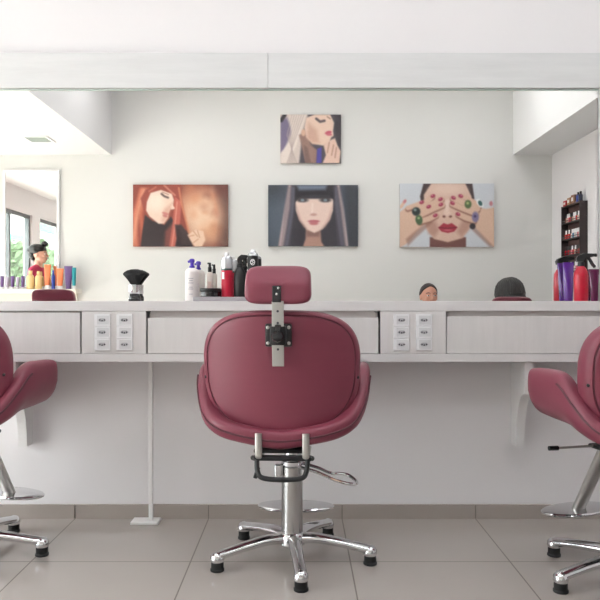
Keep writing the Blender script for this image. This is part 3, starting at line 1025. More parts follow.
A.poly([(262, 100), (300, 130), (292, 250), (262, 390), (228, 390), (250, 250)], (206, 92, 74), 10)
A.line([(275, 130), (262, 270), (244, 390)], 6, (240, 160, 130), 6, .8)
A.poly([(96, 130), (118, 78), (180, 60), (244, 84), (256, 118), (252, 150), (238, 170), (226, 196), (222, 222), (198, 256), (165, 256), (112, 214), (92, 180)], (246, 212, 188), 7)
A.ell(150, 130, 45, 50, (255, 232, 212), 1.0, al=.8)
A.poly([(200, 170), (252, 130), (236, 180), (222, 225), (196, 258), (180, 240)], (214, 140, 112), 22, .5)
A.line([(183, 84), (200, 98), (222, 106)], 11, (70, 46, 46), 6, .9)
A.line([(188, 74), (224, 88)], 4, (120, 74, 60), 4, .8)
A.ell(206, 198, 20, 8, (214, 122, 112), .5, rot=.35); A.ell(204, 212, 15, 7, (206, 112, 104), .5, rot=.35)
A.poly([(244, 140), (262, 166), (256, 174), (238, 176)], (246, 208, 184), 4); A.line([(242, 176), (256, 174)], 4, (150, 90, 78), 4)
A.poly([(60, 110), (90, 60), (160, 32), (290, 30), (290, 112), (262, 100), (240, 80), (180, 60), (118, 78), (96, 130), (84, 210)], (160, 62, 46), 7)
A.line([(200, 36), (262, 92)], 8, (238, 150, 122), 8, .8); A.line([(150, 45), (110, 70)], 7, (228, 120, 90), 8, .8)
A.line([(285, 50), (300, 140), (352, 330)], 9, (226, 130, 84), 8, .9)
A.poly([(262, 262), (300, 262), (352, 330), (350, 372), (300, 380), (270, 330)], (50, 28, 30), 12)
A.poly([(336, 322), (352, 310), (385, 290), (430, 300), (442, 350), (420, 390), (380, 390), (352, 350)], (242, 200, 168), 8)
for p_ in (((345, 330), (375, 322)), ((372, 300), (395, 330)), ((395, 296), (408, 336)), ((372, 365), (400, 345))):
    A.line(p_, 5, (196, 128, 96), 5, .8)
canvas(133, 228, 184.5, 246.5, A, 'canvas print of a red haired woman in profile against a fiery orange glow')

# art 2 : blonde woman, chin up
A = Art(72, 27, 325, 222, 140, 108, (66, 58, 66))
A.poly([(60, 20), (190, 20), (165, 100), (150, 230), (60, 230)], (214, 196, 184), 10)
A.poly([(72, 50), (100, 40), (120, 90), (90, 170), (72, 180)], (86, 74, 120), 12, .8)
A.line([(90, 30), (76, 50)], 16, (40, 34, 40), 6)
A.poly([(110, 30), (180, 28), (160, 90), (140, 150), (100, 225), (72, 225), (76, 180), (120, 120)], (232, 216, 204), 8)
for k in range(6):
    A.line([(170 - k * 10, 30), (140 - k * 8, 110), (100 + k * 8, 222)], 4, (178, 156, 148), 4, .7)
A.poly([(150, 110), (175, 95), (200, 150), (225, 170), (222, 225), (178, 225)], (150, 110, 96), 8)
A.poly([(170, 150), (185, 160), (200, 222), (176, 222)], (110, 78, 70), 8, .8)
A.poly([(180, 40), (215, 27), (280, 27), (296, 60), (292, 92), (294, 112), (284, 120), (276, 140), (250, 152), (205, 145), (180, 120), (172, 80)], (238, 200, 176), 6)
A.poly([(190, 60), (225, 90), (235, 140), (205, 145), (180, 120)], (196, 138, 112), 20, .6)
A.line([(222, 44), (238, 56), (256, 52)], 10, (56, 44, 50), 5, .9)
A.line([(268, 36), (280, 44)], 5, (120, 84, 72), 4, .7)
A.ell(272, 100, 14, 7, (206, 70, 92), .5, rot=-.25); A.ell(276, 108, 12, 5, (214, 96, 112), .5)
A.poly([(226, 165), (244, 158), (244, 224), (222, 224)], (66, 56, 160), 6)
A.poly([(252, 150), (285, 128), (300, 122), (310, 150), (324, 175), (318, 224), (248, 224), (262, 190)], (232, 190, 168), 6)
for p_ in (((276, 140), (268, 180)), ((294, 150), (286, 190)), ((306, 160), (300, 200))):
    A.line(p_, 5, (170, 118, 102), 5, .8)
A.poly([(296, 27), (325, 27), (325, 150), (308, 128), (300, 80)], (58, 50, 58), 6)
A.ell(168, 100, 9, 14, (220, 170, 140), .4)
canvas(280.3, 341, 114.5, 163, A, 'smallest canvas print, blonde woman with raised chin, hanging above the others')


# art 3 : brunette with fringe, frontal
A = Art(20, 322, 400, 580, 170, 116, (58, 68, 82))
A.ell(60, 440, 90, 150, (84, 98, 116), 1.3, al=.6); A.ell(20, 330, 80, 60, (44, 50, 60), 1.2, al=.8)
A.poly([(345, 318), (404, 318), (404, 584), (360, 584)], (48, 52, 62), 20)
A.poly([(105, 322), (140, 322), (130, 420), (95, 584), (62, 584), (88, 420)], (190, 160, 160), 8)
A.poly([(300, 322), (322, 322), (340, 420), (360, 584), (340, 584), (318, 420)], (196, 168, 166), 8)
A.poly([(118, 322), (310, 322), (325, 420), (345, 584), (85, 584), (112, 420)], (46, 42, 52), 10)
A.poly([(118, 330), (140, 330), (126, 450), (104, 584), (88, 584), (112, 440)], (104, 104, 122), 10, .8)
A.poly([(292, 330), (310, 330), (326, 440), (344, 584), (326, 584), (306, 440)], (104, 100, 118), 10, .8)
A.poly([(180, 500), (240, 500), (245, 560), (260, 584), (165, 584), (178, 550)], (186, 136, 118), 8)
A.poly([(180, 515), (240, 515), (236, 540), (184, 540)], (120, 80, 74), 12, .7)
A.poly([(136, 380), (295, 380), (294, 430), (280, 470), (250, 508), (215, 524), (182, 508), (152, 470), (137, 430)], (240, 206, 190), 6)
A.poly([(136, 400), (160, 470), (190, 512), (170, 500), (148, 465)], (196, 146, 130), 10, .7)
A.poly([(295, 400), (270, 470), (240, 512), (262, 500), (284, 465)], (206, 156, 140), 10, .7)
A.poly([(132, 322), (300, 322), (302, 392), (280, 366), (215, 362), (160, 368), (133, 396)], (30, 26, 34), 6)
A.poly([(140, 322), (270, 322), (262, 342), (150, 344)], (126, 148, 176), 14, .75)
for cx in (165, 262):
    A.ell(cx, 386, 24, 9, (60, 52, 56), .7); A.ell(cx, 386, 8, 6, (120, 140, 148), .5)
    A.line([(cx - 24, 374), (cx + 24, 374)], 5, (44, 36, 40), 5, .8)
A.line([(208, 400), (205, 440)], 6, (252, 226, 214), 5, .8); A.ell(212, 447, 14, 6, (206, 150, 136), .7)
for k in range(16):
    xx = 128 - k * 2.6
    A.line([(xx + 8, 330), (xx - 2, 450), (xx - 14, 584)], 2, (120, 116, 136) if k % 2 else (30, 28, 38), 3, .4)
    xx = 300 + k * 2.6
    A.line([(xx - 8, 330), (xx + 2, 450), (xx + 12, 584)], 2, (120, 116, 136) if k % 2 else (30, 28, 38), 3, .4)
A.ell(213, 475, 25, 6, (196, 92, 98), .5); A.ell(213, 484, 19, 7, (206, 106, 110), .5)
canvas(268.2, 358, 185, 246.2, A, 'canvas print of a long haired brunette with a fringe facing forward')

# art 4 : hands over eyes
A = Art(25, 27, 565, 385, 200, 132, (206, 212, 220))
A.poly([(140, 100), (160, 27), (440, 27), (452, 110), (440, 150), (150, 150)], (60, 40, 40), 8)
A.poly([(196, 330), (404, 330), (404, 390), (196, 390)], (112, 62, 54), 8)
A.poly([(162, 90), (205, 27), (400, 27), (436, 100), (440, 210), (426, 280), (385, 335), (300, 358), (220, 340), (180, 290), (165, 220)], (226, 184, 162), 8)
A.ell(300, 60, 90, 30, (238, 204, 184), 1.0, al=.8)
A.poly([(165, 230), (230, 240), (250, 290), (225, 330), (190, 310)], (170, 112, 94), 26, .6)
A.poly([(440, 230), (380, 240), (350, 300), (380, 330), (420, 290)], (176, 118, 98), 26, .6)
A.line([(298, 130), (294, 190)], 24, (242, 212, 196), 14, .9)
A.ell(278, 213, 9, 7, (120, 64, 54), .6); A.ell(315, 213, 9, 7, (120, 64, 54), .6)
A.ell(297, 196, 20, 14, (240, 206, 188), .9, al=.8)
A.poly([(244, 276), (275, 250), (298, 258), (322, 250), (356, 274), (336, 298), (300, 306), (264, 298)], (176, 30, 50), 5)
A.line([(248, 275), (300, 280), (352, 274)], 4, (100, 14, 28), 4); A.ell(300, 290, 24, 5, (230, 110, 120), .9, al=.7)
sk, sd_, nl = (226, 182, 154), (146, 92, 74), (168, 40, 70)
# left hand
A.poly([(20, 190), (60, 160), (150, 150), (190, 190), (200, 230), (120, 300), (60, 370), (20, 390)], sk, 8)
A.poly([(60, 340), (120, 290), (200, 235), (210, 250), (120, 330), (70, 380)], sd_, 14, .6)
fingL = [((70, 165), (140, 140), (150, 135), 26), ((110, 170), (190, 120), (210, 100), 30), ((140, 180), (215, 140), (262, 116), 32), ((140, 205), (225, 165), (268, 148), 32), ((140, 240), (195, 225), (232, 206), 30)]
for a_, b__, c_, w_ in fingL:
    A.line([(a_[0], a_[1] + 8), (b__[0], b__[1] + 8), (c_[0], c_[1] + 6)], w_ + 4, sd_, 8, .9)
    A.line([a_, b__, c_], w_, sk, 6)
for x_, y_ in ((150, 133), (214, 98), (258, 116), (260, 146), (228, 207), (190, 158)):
    A.ell(x_, y_, 14, 10, nl, .5, rot=-.4); A.ell(x_ - 3, y_ - 3, 5, 3, (236, 120, 150), .8)
A.line([(30, 160), (55, 125)], 18, sk, 6); A.ell(52, 128, 12, 8, (206, 120, 130), .5, rot=-.9)
# right hand
A.poly([(570, 160), (520, 170), (440, 160), (400, 200), (400, 240), (450, 270), (540, 370), (570, 390)], sk, 8)
A.poly([(440, 260), (540, 360), (565, 385), (540, 385), (440, 290)], sd_, 14, .6)
fingR = [((480, 150), (410, 110), (376, 98), 28), ((470, 170), (390, 135), (330, 110), 32), ((460, 195), (380, 165), (326, 142), 32), ((450, 235), (400, 220), (360, 200), 30)]
for a_, b__, c_, w_ in fingR:
    A.line([(a_[0], a_[1] + 8), (b__[0], b__[1] + 8), (c_[0], c_[1] + 6)], w_ + 4, sd_, 8, .9)
    A.line([a_, b__, c_], w_, sk, 6)
for x_, y_ in ((374, 98), (332, 108), (326, 138), (358, 200)):
    A.ell(x_, y_, 14, 10, nl, .5, rot=.4); A.ell(x_ + 3, y_ - 3, 5, 3, (236, 120, 150), .8)
A.ell(548, 140, 10, 14, (206, 120, 130), .5)
# rings
A.ell(118, 185, 24, 24, (30, 44, 44), .35); A.ell(112, 176, 9, 8, (120, 150, 146), .6)
A.ell(134, 232, 20, 28, (58, 92, 50), .35, rot=-.2); A.ell(132, 222, 8, 7, (140, 180, 110), .7)
A.ell(416, 144, 20, 24, (84, 110, 56), .35); A.ell(414, 138, 8, 8, (170, 190, 110), .7)
A.poly([(462, 118), (480, 112), (504, 140), (506, 160), (486, 162), (466, 140)], (236, 240, 240), 4); A.ell(486, 138, 11, 16, (40, 92, 88), .35, rot=-.5)
A.ell(458, 216, 20, 30, (130, 116, 160), .4); A.ell(456, 212, 8, 8, (70, 54, 110), .5)
A.ell(442, 268, 17, 17, (44, 36, 42), .4)
canvas(400, 494, 183.5, 247, A, 'canvas print of ringed hands with red nails covering a face', thick=0.035)

# ------------------------------------------------------------------ second mirror and product shelf (left, opposite wall)
Y2 = BY + 0.022
D2 = 2 * MY - Y2
X0, X1 = (5.5 - 300) * D2 / F, (57 - 300) * D2 / F
Zt = H - (172 - 300) * D2 / F
Zb = 1.118
e = empty('framed_mirror', ((X0 + X1) / 2, BY, Zb), 0, 'upright narrow mirror with white frame above the product shelf at far left', 'mirror')
w, hh = X1 - X0, Zt - Zb
q = MB(); q.box((0, 0.012, hh / 2), (w, 0.020, hh)); q.build('mirror_glass', M['mirror'], e)
q = MB(); t = 0.022
q.box((-w / 2 - t / 2, 0.016, hh / 2), (t, 0.030, hh + 2 * t)); q.box((w / 2 + t / 2, 0.016, hh / 2), (t, 0.030, hh + 2 * t)); q.box((0, 0.016, hh + t / 2), (w, 0.030, t)); q.box((0, 0.016, -t / 2), (w, 0.030, t))
q.build('mirror_frame', M['white'], e)
SY1 = -0.50
Ds = 2 * MY - SY1
zs = H + 11.0 * (Ds) / F
shx0, shx1 = -3.35, (76 - 300) * Ds / F
q = MB(); q.box(((shx0 + shx1) / 2, (BY + 0.04 + SY1) / 2, zs - 0.02), (shx1 - shx0, SY1 - BY - 0.04, 0.04), r=0.003)
q.box(((shx0 + shx1) / 2, BY + 0.0205, zs - 0.07), (shx1 - shx0 - 0.1, 0.039, 0.10))
tag(q.build('product_shelf', M['creamshelf']), 'cream wall shelf full of hair products under the narrow mirror', 'shelf')
zs += 0.0004
M['orange'] = mat('orange_tube', (232, 128, 82), 0.4)
M['yellow'] = mat('pale_yellow_bottle', (228, 196, 138), 0.4)
M['blue'] = mat('blue_tube', (50, 70, 160), 0.4)
M['plum'] = mat('plum_tube', (96, 66, 118), 0.4)
M['tealb'] = mat('teal_bottle', (32, 142, 152), 0.4)
M['lilac'] = mat('lilac_tube', (176, 166, 182), 0.45)
Yi = -0.57
Di = 2 * MY - Yi
def shelf_item(px, wpx, py_top, m, label, kind, capm=None, group='hair products on the cream shelf', y=Yi):
    X = (px - 300) * (2 * MY - y) / F
    hgt = (289 - py_top) * Di / F
    wd = wpx * Di / F
    if kind == 'tube':
        return soft_tube((X, y, zs), wd, hgt, m, label, 'product_tube', d=0.02, group=group, cap=hgt * .16, capm=capm or M['white'])
    e = empty('product_bottle', (X, y, zs), 0, label, 'bottle', group)
    r = wd / 2
    q = MB(); q.lathe([(r * .95, 0), (r, .003), (r, hgt * .62), (r * .85, hgt * .72), (r * .45, hgt * .78)], n=20); q.build('bottle_body', m, e)
    q = MB(); q.lathe([(r * .5, hgt * .7805), (r * .5, hgt * .98), (r * .4, hgt)], n=16); q.build('cap', capm or m, e)
    return e
shelf_item(74, 4.5, 267.5, M['tealb'], 'teal tube at the right end of the cream shelf', 'tube')
shelf_item(68.5, 8.5, 266, M['plum'], 'tall plum purple tube beside the teal tube on the shelf', 'tube', M['plum'])
shelf_item(60, 7.5, 268.5, M['orange'], 'orange tube next to the tall plum tube on the shelf', 'tube')
shelf_item(53.3, 3.6, 270, M['blue'], 'thin blue bottle between the two orange tubes on the shelf', 'bottle')
shelf_item(47.5, 7, 264.5, M['orange'], 'taller orange tube beside the pale yellow bottles on the shelf', 'tube')
shelf_item(38.5, 6.5, 271, M['yellow'], 'pale yellow bottle nearest the tall orange tube on the shelf', 'bottle')
shelf_item(30.5, 7.5, 270.5, M['yellow'], 'broad pale yellow bottle next to the row of lilac tubes', 'bottle')
for k in range(5):
    shelf_item(23 - 5.2 * k, 3.8, 276 + (k % 2), M['lilac'] if k % 2 else M['plum'],
               'small lilac tube in the row at the left end of the cream shelf' if k % 2 else 'small plum tube in the row at the left end of the cream shelf',
               'tube', group='small tubes at the left end of the shelf' if k % 2 else 'small plum tubes at the left end of the shelf')

# ceiling vent in the dropped ceiling on the left
e = empty('ceiling_vent', (-2.35, -0.01, ZLOW), 0, 'small square slatted vent in the low ceiling at upper left', 'vent')
q = MB()
for dx, dy, sx, sy in ((-0.105, 0, .02, .24), (0.105, 0, .02, .24), (0, -0.11, .19, .02), (0, 0.11, .19, .02)):
    q.box((dx, dy, -0.006), (sx, sy, 0.011))
q.build('vent_frame', M['white'], e)
q = MB()
for k in range(7):
    q.box((0, -0.085 + 0.0283 * k, -0.006), (0.19, 0.012, 0.003), rot=Matrix.Rotation(0.5, 3, 'X'))
q.box((0, 0, -0.001), (0.19, 0.2, 0.001), mi=1)
q.build('vent_slats', [mat('vent_grey', (150, 160, 152), 0.5), mat('vent_dark', (90, 98, 92), 0.8)], e)

# ------------------------------------------------------------------ nail polish rack on the right wall
rx = 2.450
ry0, ry1 = -0.290, 0.150
rz0, rz1 = 1.235, 1.855
e = empty('polish_rack', (XR, (ry0 + ry1) / 2, rz0), 0, 'dark wooden wall rack of small nail polish bottles at far right', 'rack')
dw = mat('dark_rack_wood', (52, 42, 42), 0.5)
dep = XR - rx - 0.001
L_ = ry1 - ry0
q = MB()
for sy in (-1, 1):
    q.box((-dep / 2 - 0.0005, sy * (L_ / 2 - 0.006), (rz1 - rz0) / 2), (dep, 0.012, rz1 - rz0))
q.build('side_panels', dw, e)
q = MB(); q.box((-0.004, 0, (rz1 - rz0) / 2), (0.006, L_ - 0.026, rz1 - rz0 - 0.002)); q.build('back_panel', mat('rack_back', (84, 60, 58), 0.6), e)
levels = [0.006, 0.155, 0.305, 0.455, 0.612]
for z in levels:
    q = MB(); q.box((-dep / 2 - 0.004, 0, z), (dep - 0.008, L_ - 0.026, 0.010))
    if z < 0.6: q.box((-dep + 0.002, 0, z + 0.022), (0.003, L_ - 0.026, 0.006))
    q.build('rack_shelf', dw, e)
cols = {'red': (190, 30, 44), 'pink': (226, 130, 140), 'white': (228, 222, 220), 'teal blue': (70, 130, 170), 'brown': (126, 74, 66), 'coral': (226, 80, 70), 'nude': (214, 178, 160), 'wine red': (110, 22, 40)}
protos = {}
seq = [['red', 'nude', 'brown', 'pink', 'white', 'red', 'brown', 'pink', 'red', 'brown', 'wine red'],
       ['white', 'red', 'brown', 'wine red', 'nude', 'red', 'pink', 'brown', 'red', 'wine red', 'red'],
       ['nude', 'white', 'pink', 'white', 'white', 'teal blue', 'white', 'red', 'coral', 'red', 'coral'],
       ['white', 'white', 'nude', 'red', 'white', 'nude', 'brown', 'red', 'pink', 'nude', 'brown']]
rname = ['bottom', 'second lowest', 'second highest', 'top']
rand = random.Random(3)
for ri in range(4):
    for k, cname in enumerate(seq[ri]):
        y = ry1 - 0.036 - k * 0.0365
        z = rz0 + levels[ri] + 0.0052
        if cname not in protos:
            p = empty('nail_polish', (0, 0, 0))
            g = MB(); g.box((0, 0, 0.024), (0.027, 0.027, 0.047), r=0.005); g.build('polish_bottle', mat('polish_' + cname.replace(' ', '_'), cols[cname], 0.2, coat=.5), p)
            g = MB(); g.lathe([(0.0088, 0.0476), (0.0088, 0.050), (0.0078, 0.082), (0.006, 0.084)], n=14)
            g.build('cap', M['black'] if cname in ('red', 'brown', 'wine red') else M['white'], p)
            protos[cname] = p
            o = p
        else:
            o = copy_tree(protos[cname])
        o.location = (XR - 0.034, y, z)
        tag(o, '%s nail polish bottle on the %s shelf of the dark wall rack' % (cname, rname[ri]), 'nail polish', '%s nail polishes on the %s rack shelf' % (cname, rname[ri]))
# boxes and bottles on top of the rack
TZ2 = rz0 + 0.6175
for k, (yy, c_, hh_, nm) in enumerate(((-0.23, (180, 40, 50), 0.052, 'red'), (-0.135, (168, 128, 98), 0.066, 'light tan'), (-0.045, (140, 100, 78), 0.080, 'taller brown'))):
    e2 = empty('small_box', (XR - 0.036, yy, TZ2), 0, '%s small box on top of the dark polish rack' % nm, 'box', None)
    q = MB(); q.box((0, 0, hh_ / 2), (0.05, 0.068, hh_), r=0.002); q.build('box_body', mat('carton_%d' % k, c_, 0.6), e2)
    q = MB(); q.box((-0.0258, 0, hh_ * .5), (0.001, 0.04, hh_ * .4)); q.build('box_label', M['cream'], e2)
for k, (yy, c_, nm) in enumerate(((0.030, (40, 60, 140), 'blue'), (0.085, (30, 36, 60), 'navy'))):
    e2 = empty('small_bottle', (XR - 0.036, yy, TZ2), 0, '%s small bottle on top of the dark polish rack' % nm, 'bottle')
    q = MB(); q.lathe([(0.018, 0), (0.019, .002), (0.019, .06), (0.009, .072)], n=18); q.build('bottle_body', mat('small_bottle_%d' % k, c_, 0.3), e2)
    q = MB(); q.lathe([(0.009, .0722), (0.009, .092), (0.007, .094)], n=14); q.build('cap', M['black'], e2)


# ------------------------------------------------------------------ people
def capsule(mb, a, b, ra, rb, n=12):
    a, b = Vector(a), Vector(b)
    d = (b - a)
    L = d.length
    if L < 1e-6:
        mb.ball(a, ra, n=n); return
    z = d / L
    x = z.orthogonal().normalized(); y = z.cross(x)
    prof = [(ra * math.cos(t), -ra * math.sin(t)) for t in (PI / 2 * .999, PI / 3, PI / 6)] + [(ra, 0), ((ra + rb) / 2, L / 2), (rb, L)] + [(rb * math.cos(t), L + rb * math.sin(t)) for t in (PI / 6, PI / 3, PI / 2 * .999)]
    R = Matrix((x, y, z)).transposed()
    mb.lathe(prof, tuple(a), n, 0, R)


def hand(mb, wrist, palm_dir, normal, side, curl=0.35, s=1.0):
    """palm + four fingers + thumb. palm_dir: towards the fingers, normal: out of the palm"""
    d = Vector(palm_dir).normalized(); nn = Vector(normal).normalized()
    lat = d.cross(nn).normalized() * side
    w = Vector(wrist)
    segs = []
    for k, o in enumerate((-0.027, -0.009, 0.009, 0.026)):
        base = w + d * (0.082 + (0.004 if k in (1, 2) else -0.002)) * s + lat * o * s
        capsule(mb, w + lat * o * 0.6 * s + d * 0.012 * s, base, 0.0135 * s, 0.0115 * s, 8)
        L = (0.072, 0.082, 0.076, 0.060)[k] * s
        p = base; ang = 0.12
        for j, fr in enumerate((0.45, 0.3, 0.25)):
            ang += curl * (0.6 + 0.4 * j)
            v = d * math.cos(ang) + nn * math.sin(ang) + lat * (o * 1.6)
            v.normalize()
            q_ = p + v * L * fr
            capsule(mb, p, q_, (0.0092 - 0.0009 * j) * s, (0.0085 - 0.0009 * j) * s, 8)
            p = q_
    t0 = w + d * 0.025 * s - lat * 0.026 * s
    t1 = t0 + (d * 0.7 - lat * 0.75 + nn * 0.25).normalized() * 0.036 * s
    t2 = t1 + (d * 0.95 - lat * 0.25 + nn * 0.3).normalized() * 0.030 * s
    t3 = t2 + (d * 1.0 + nn * 0.3).normalized() * 0.024 * s
    capsule(mb, t0, t1, 0.014 * s, 0.0115 * s, 8); capsule(mb, t1, t2, 0.0108 * s, 0.0096 * s, 8); capsule(mb, t2, t3, 0.0096 * s, 0.008 * s, 8)


def person(loc, rz, seated, label, top_m, leg_m, hair_m, hair_style, seat_h=0.3, height_shift=0.0, lean=0.05, skin=None, head_turn=0.0, arms='lap', bow=0.0):
    skin = skin or M['skin']
    root = empty('person', loc, rz, label, 'person')
    mb = MB()
    if seated:
        hz = seat_h + 0.085
        hip = Vector((0, 0, hz))
    else:
        hz = 0.88
        hip = Vector((0, 0, hz))
    ch = hip + Vector((0, lean * 0.8, 0.30))
    sh = hip + Vector((0, lean * 1.4, 0.445))
    nk = hip + Vector((0, lean * 1.7, 0.53))
    hd = hip + Vector((0, lean * 1.9 + 0.018, 0.64))
    Rx = Matrix.Rotation(-bow, 3, 'X')
    # torso
    mb.ball(hip + Vector((0, 0, 0.0)), (0.165, 0.115, 0.105), n=20)
    mb.ball(hip + Vector((0, lean * 0.3, 0.12)), (0.125, 0.092, 0.12), n=20)
    mb.ball(ch, (0.150, 0.100, 0.155), n=20)
    for s_ in (-1, 1):
        mb.ball(ch + Vector((s_ * 0.065, 0.075, 0.02)), (0.058, 0.050, 0.058), n=14)
        capsule(mb, sh + Vector((s_ * 0.03, 0, 0.03)), sh + Vector((s_ * 0.155, 0, 0.0)), 0.052, 0.048)
    capsule(mb, sh + Vector((0, 0, 0)), nk + Vector((0, 0.004, 0.03)), 0.060, 0.046)
    # head
    def H_(v): return hd + Matrix.Rotation(head_turn, 3, 'Z') @ (Rx @ Vector(v))
    Rh = Matrix.Rotation(head_turn, 3, 'Z') @ Rx
    mb.ball(H_((0, -0.012, 0.022)), (0.073, 0.090, 0.088), n=24, rot=Rh)
    mb.ball(H_((0, 0.018, -0.030)), (0.057, 0.064, 0.076), n=20, rot=Rh)
    mb.ball(H_((0, 0.050, -0.082)), (0.026, 0.024, 0.020), n=12, rot=Rh)
    capsule(mb, H_((0, 0.078, 0.012)), H_((0, 0.097, -0.024)), 0.008, 0.012, 10)
    mb.ball(H_((0, 0.078, -0.054)), (0.023, 0.012, 0.010), n=12, rot=Rh)
    for s_ in (-1, 1):
        mb.ball(H_((s_ * 0.033, 0.066, 0.024)), (0.020, 0.012, 0.007), n=10, rot=Rh)   # brow ridge
        mb.ball(H_((s_ * 0.036, 0.058, -0.022)), (0.020, 0.018, 0.018), n=10, rot=Rh)  # cheek
        mb.ball(H_((s_ * 0.074, -0.012, -0.008)), (0.008, 0.018, 0.031), n=12, rot=Rh)  # ear
    # legs
    if seated:
        for s_ in (-1, 1):
            h0 = hip + Vector((s_ * 0.085, 0.02, -0.005)); kn = Vector((s_ * 0.13, 0.44, 0.47 if seat_h > .4 else 0.455)); an = Vector((s_ * 0.12, 0.40, 0.085))
            capsule(mb, h0, kn, 0.085, 0.056); capsule(mb, kn, an, 0.055, 0.036)
            capsule(mb, kn + Vector((0, -0.015, -0.09)), kn + Vector((0, -0.015, -0.16)), 0.054, 0.048)
            capsule(mb, an + Vector((0, -0.03, -0.048)), an + Vector((0, 0.13, -0.055)), 0.034, 0.028)
    else:
        for s_ in (-1, 1):
            h0 = hip + Vector((s_ * 0.085, 0.0, -0.02)); kn = Vector((s_ * 0.095, 0.02, 0.46)); an = Vector((s_ * 0.10, -0.01, 0.085))
            capsule(mb, h0, kn, 0.085, 0.055); capsule(mb, kn, an, 0.053, 0.036)
            capsule(mb, kn + Vector((0, -0.02, -0.08)), kn + Vector((0, -0.02, -0.15)), 0.052, 0.047)
            capsule(mb, an + Vector((0, -0.03, -0.048)), an + Vector((0, 0.13, -0.055)), 0.034, 0.028)
    # arms
    wr = {}
    for s_ in (-1, 1):
        s0 = sh + Vector((s_ * 0.165, 0, -0.01))
        if arms == 'lap':
            el = s0 + Vector((s_ * 0.045, 0.05, -0.255)); w_ = el + Vector((-s_ * 0.09, 0.205, -0.03)); pd = Vector((-s_ * .3, 1, -.15)); nn = Vector((0, -0.1, -1))
        elif arms == 'work':
            el = s0 + Vector((s_ * 0.04, 0.10, -0.235)); w_ = el + Vector((-s_ * 0.10, 0.21, 0.03)); pd = Vector((-s_ * .5, 1, 0)); nn = Vector((0, 0, -1))
        else:
            el = s0 + Vector((s_ * 0.05, -0.01, -0.27)); w_ = el + Vector((s_ * 0.01, 0.07, -0.235)); pd = Vector((0, .25, -1)); nn = Vector((-s_, 0, 0))
        capsule(mb, s0, el, 0.047, 0.037); capsule(mb, el, w_, 0.038, 0.025)
        hand(mb, w_, pd, nn, s_, s=0.95)
        wr[s_] = (el, w_)
    me = bpy.data.meshes.new('tmp'); me.from_pydata(mb.v, [], mb.f); me.update()
    tmp = bpy.data.objects.new('tmp', me); link(tmp)
    r = tmp.modifiers.new('r', 'REMESH'); r.mode = 'VOXEL'; r.voxel_size = 0.0062; r.use_smooth_shade = True
    s2 = tmp.modifiers.new('s', 'SMOOTH'); s2.factor = 0.5; s2.iterations = 4
    dg = bpy.context.evaluated_depsgraph_get()
    m2 = bpy.data.meshes.new_from_object(tmp.evaluated_get(dg))
    bpy.data.objects.remove(tmp)
    m2.name = 'body'
    m2.materials.clear()
    for m_ in (skin, top_m, leg_m, M['shoe'], M['lips'], M['eyew']): m2.materials.append(m_)
    N = len(m2.polygons)
    nv = len(m2.vertices)
    co = np.empty(nv * 3, np.float32); m2.vertices.foreach_get('co', co); co = co.reshape(-1, 3)
    cen = np.array([p.center[:] for p in m2.polygons])
    idx = np.zeros(N, int)
    z = cen[:, 2]
    nrad = np.hypot(cen[:, 0], cen[:, 1] - sh.y)
    torso = (z > hz + 0.0) & (z < sh.z + 0.045 - 0.0) 
    collar = (z >= sh.z + 0.045) & (z < sh.z + 0.085) & (nrad > 0.062)
    idx[torso | collar] = 1
    idx[z <= hz + 0.0] = 2
    # bare forearms and hands
    for s_ in (-1, 1):
        el, w_ = wr[s_]
        el, w_ = np.array(el), np.array(w_)
        ax = w_ - el; Ln = np.linalg.norm(ax); ax = ax / Ln
        rel = cen - el
        t_ = rel @ ax
        dist = np.linalg.norm(rel - t_[:, None] * ax, axis=1)
        near = (t_ > 0.10) & (t_ < Ln + 0.22) & (dist < np.where(t_ < Ln, 0.05, 0.13)) & (z > 0.5 * hz) & (np.sign(cen[:, 0]) == s_)
        if seated: near &= (dist < 0.06)
        idx[near & (t_ < Ln + 0.01)] = 0
        hd_ = np.linalg.norm(cen - w_, axis=1) < 0.19
        idx[hd_ & (t_ > Ln) & (np.abs(cen[:, 0]) > (0.0))] = 0
    idx[z < 0.065] = 3
    # lips
    lp = np.array(H_((0, 0.088, -0.054)))
    idx[(np.abs(cen[:, 2] - lp[2]) < 0.010) & (np.linalg.norm(cen - lp, axis=1) < 0.022)] = 4
    m2.polygons.foreach_set('material_index', idx.astype(np.int32))
    m2.polygons.foreach_set('use_smooth', [True] * N)
    m2.update()
    body = bpy.data.objects.new('body', m2); link(body); body.parent = root
    for s_ in (-1, 1):
        g = MB(); g.ball(H_((s_ * 0.031, 0.0715, 0.004)), (0.0125, 0.0085, 0.0062), n=14, rot=Rh); g.ball(H_((s_ * 0.031, 0.0775, 0.004)), (0.0062, 0.004, 0.0058), mi=1, n=10, rot=Rh)
        g.build('eye', [M['eyew'], M['eyed']], body)
        g = MB(); pts = smooth_path([H_((s_ * 0.014, 0.084, 0.024)), H_((s_ * 0.032, 0.083, 0.029)), H_((s_ * 0.050, 0.070, 0.023))], 4)
        g.tube(pts, 0.0028, 6); g.build('eyebrow', hair_m, body)
    # hair: a cap with hairline + style
    g = MB()
    vs, fs = [], []
    n, m_ = 36, 16
    for j in range(m_ + 1):
        for i in range(n):
            a = 2 * PI * i / n
            front = max(0.0, math.sin(a))
            low = 0.74 - 0.95 * (1 - front ** 0.8) if hair_style != 'full' else 0.5 - 1.1 * (1 - front ** 0.8)
            el_ = PI / 2 - (PI / 2 - math.asin(max(-.95, low))) * j / m_
            th = 1.09 + 0.012 * math.sin(9 * a + j)
            if j == m_: th = 0.97
            if hair_style == 'full': th += 0.26
            x = 0.074 * th * math.cos(el_) * math.cos(a); y = 0.092 * th * math.cos(el_) * math.sin(a); zz = 0.090 * th * math.sin(el_)
            if hair_style == 'full' and zz < 0: zz *= 1.2
            vs.append(H_((x, y - 0.012, zz + 0.022)))
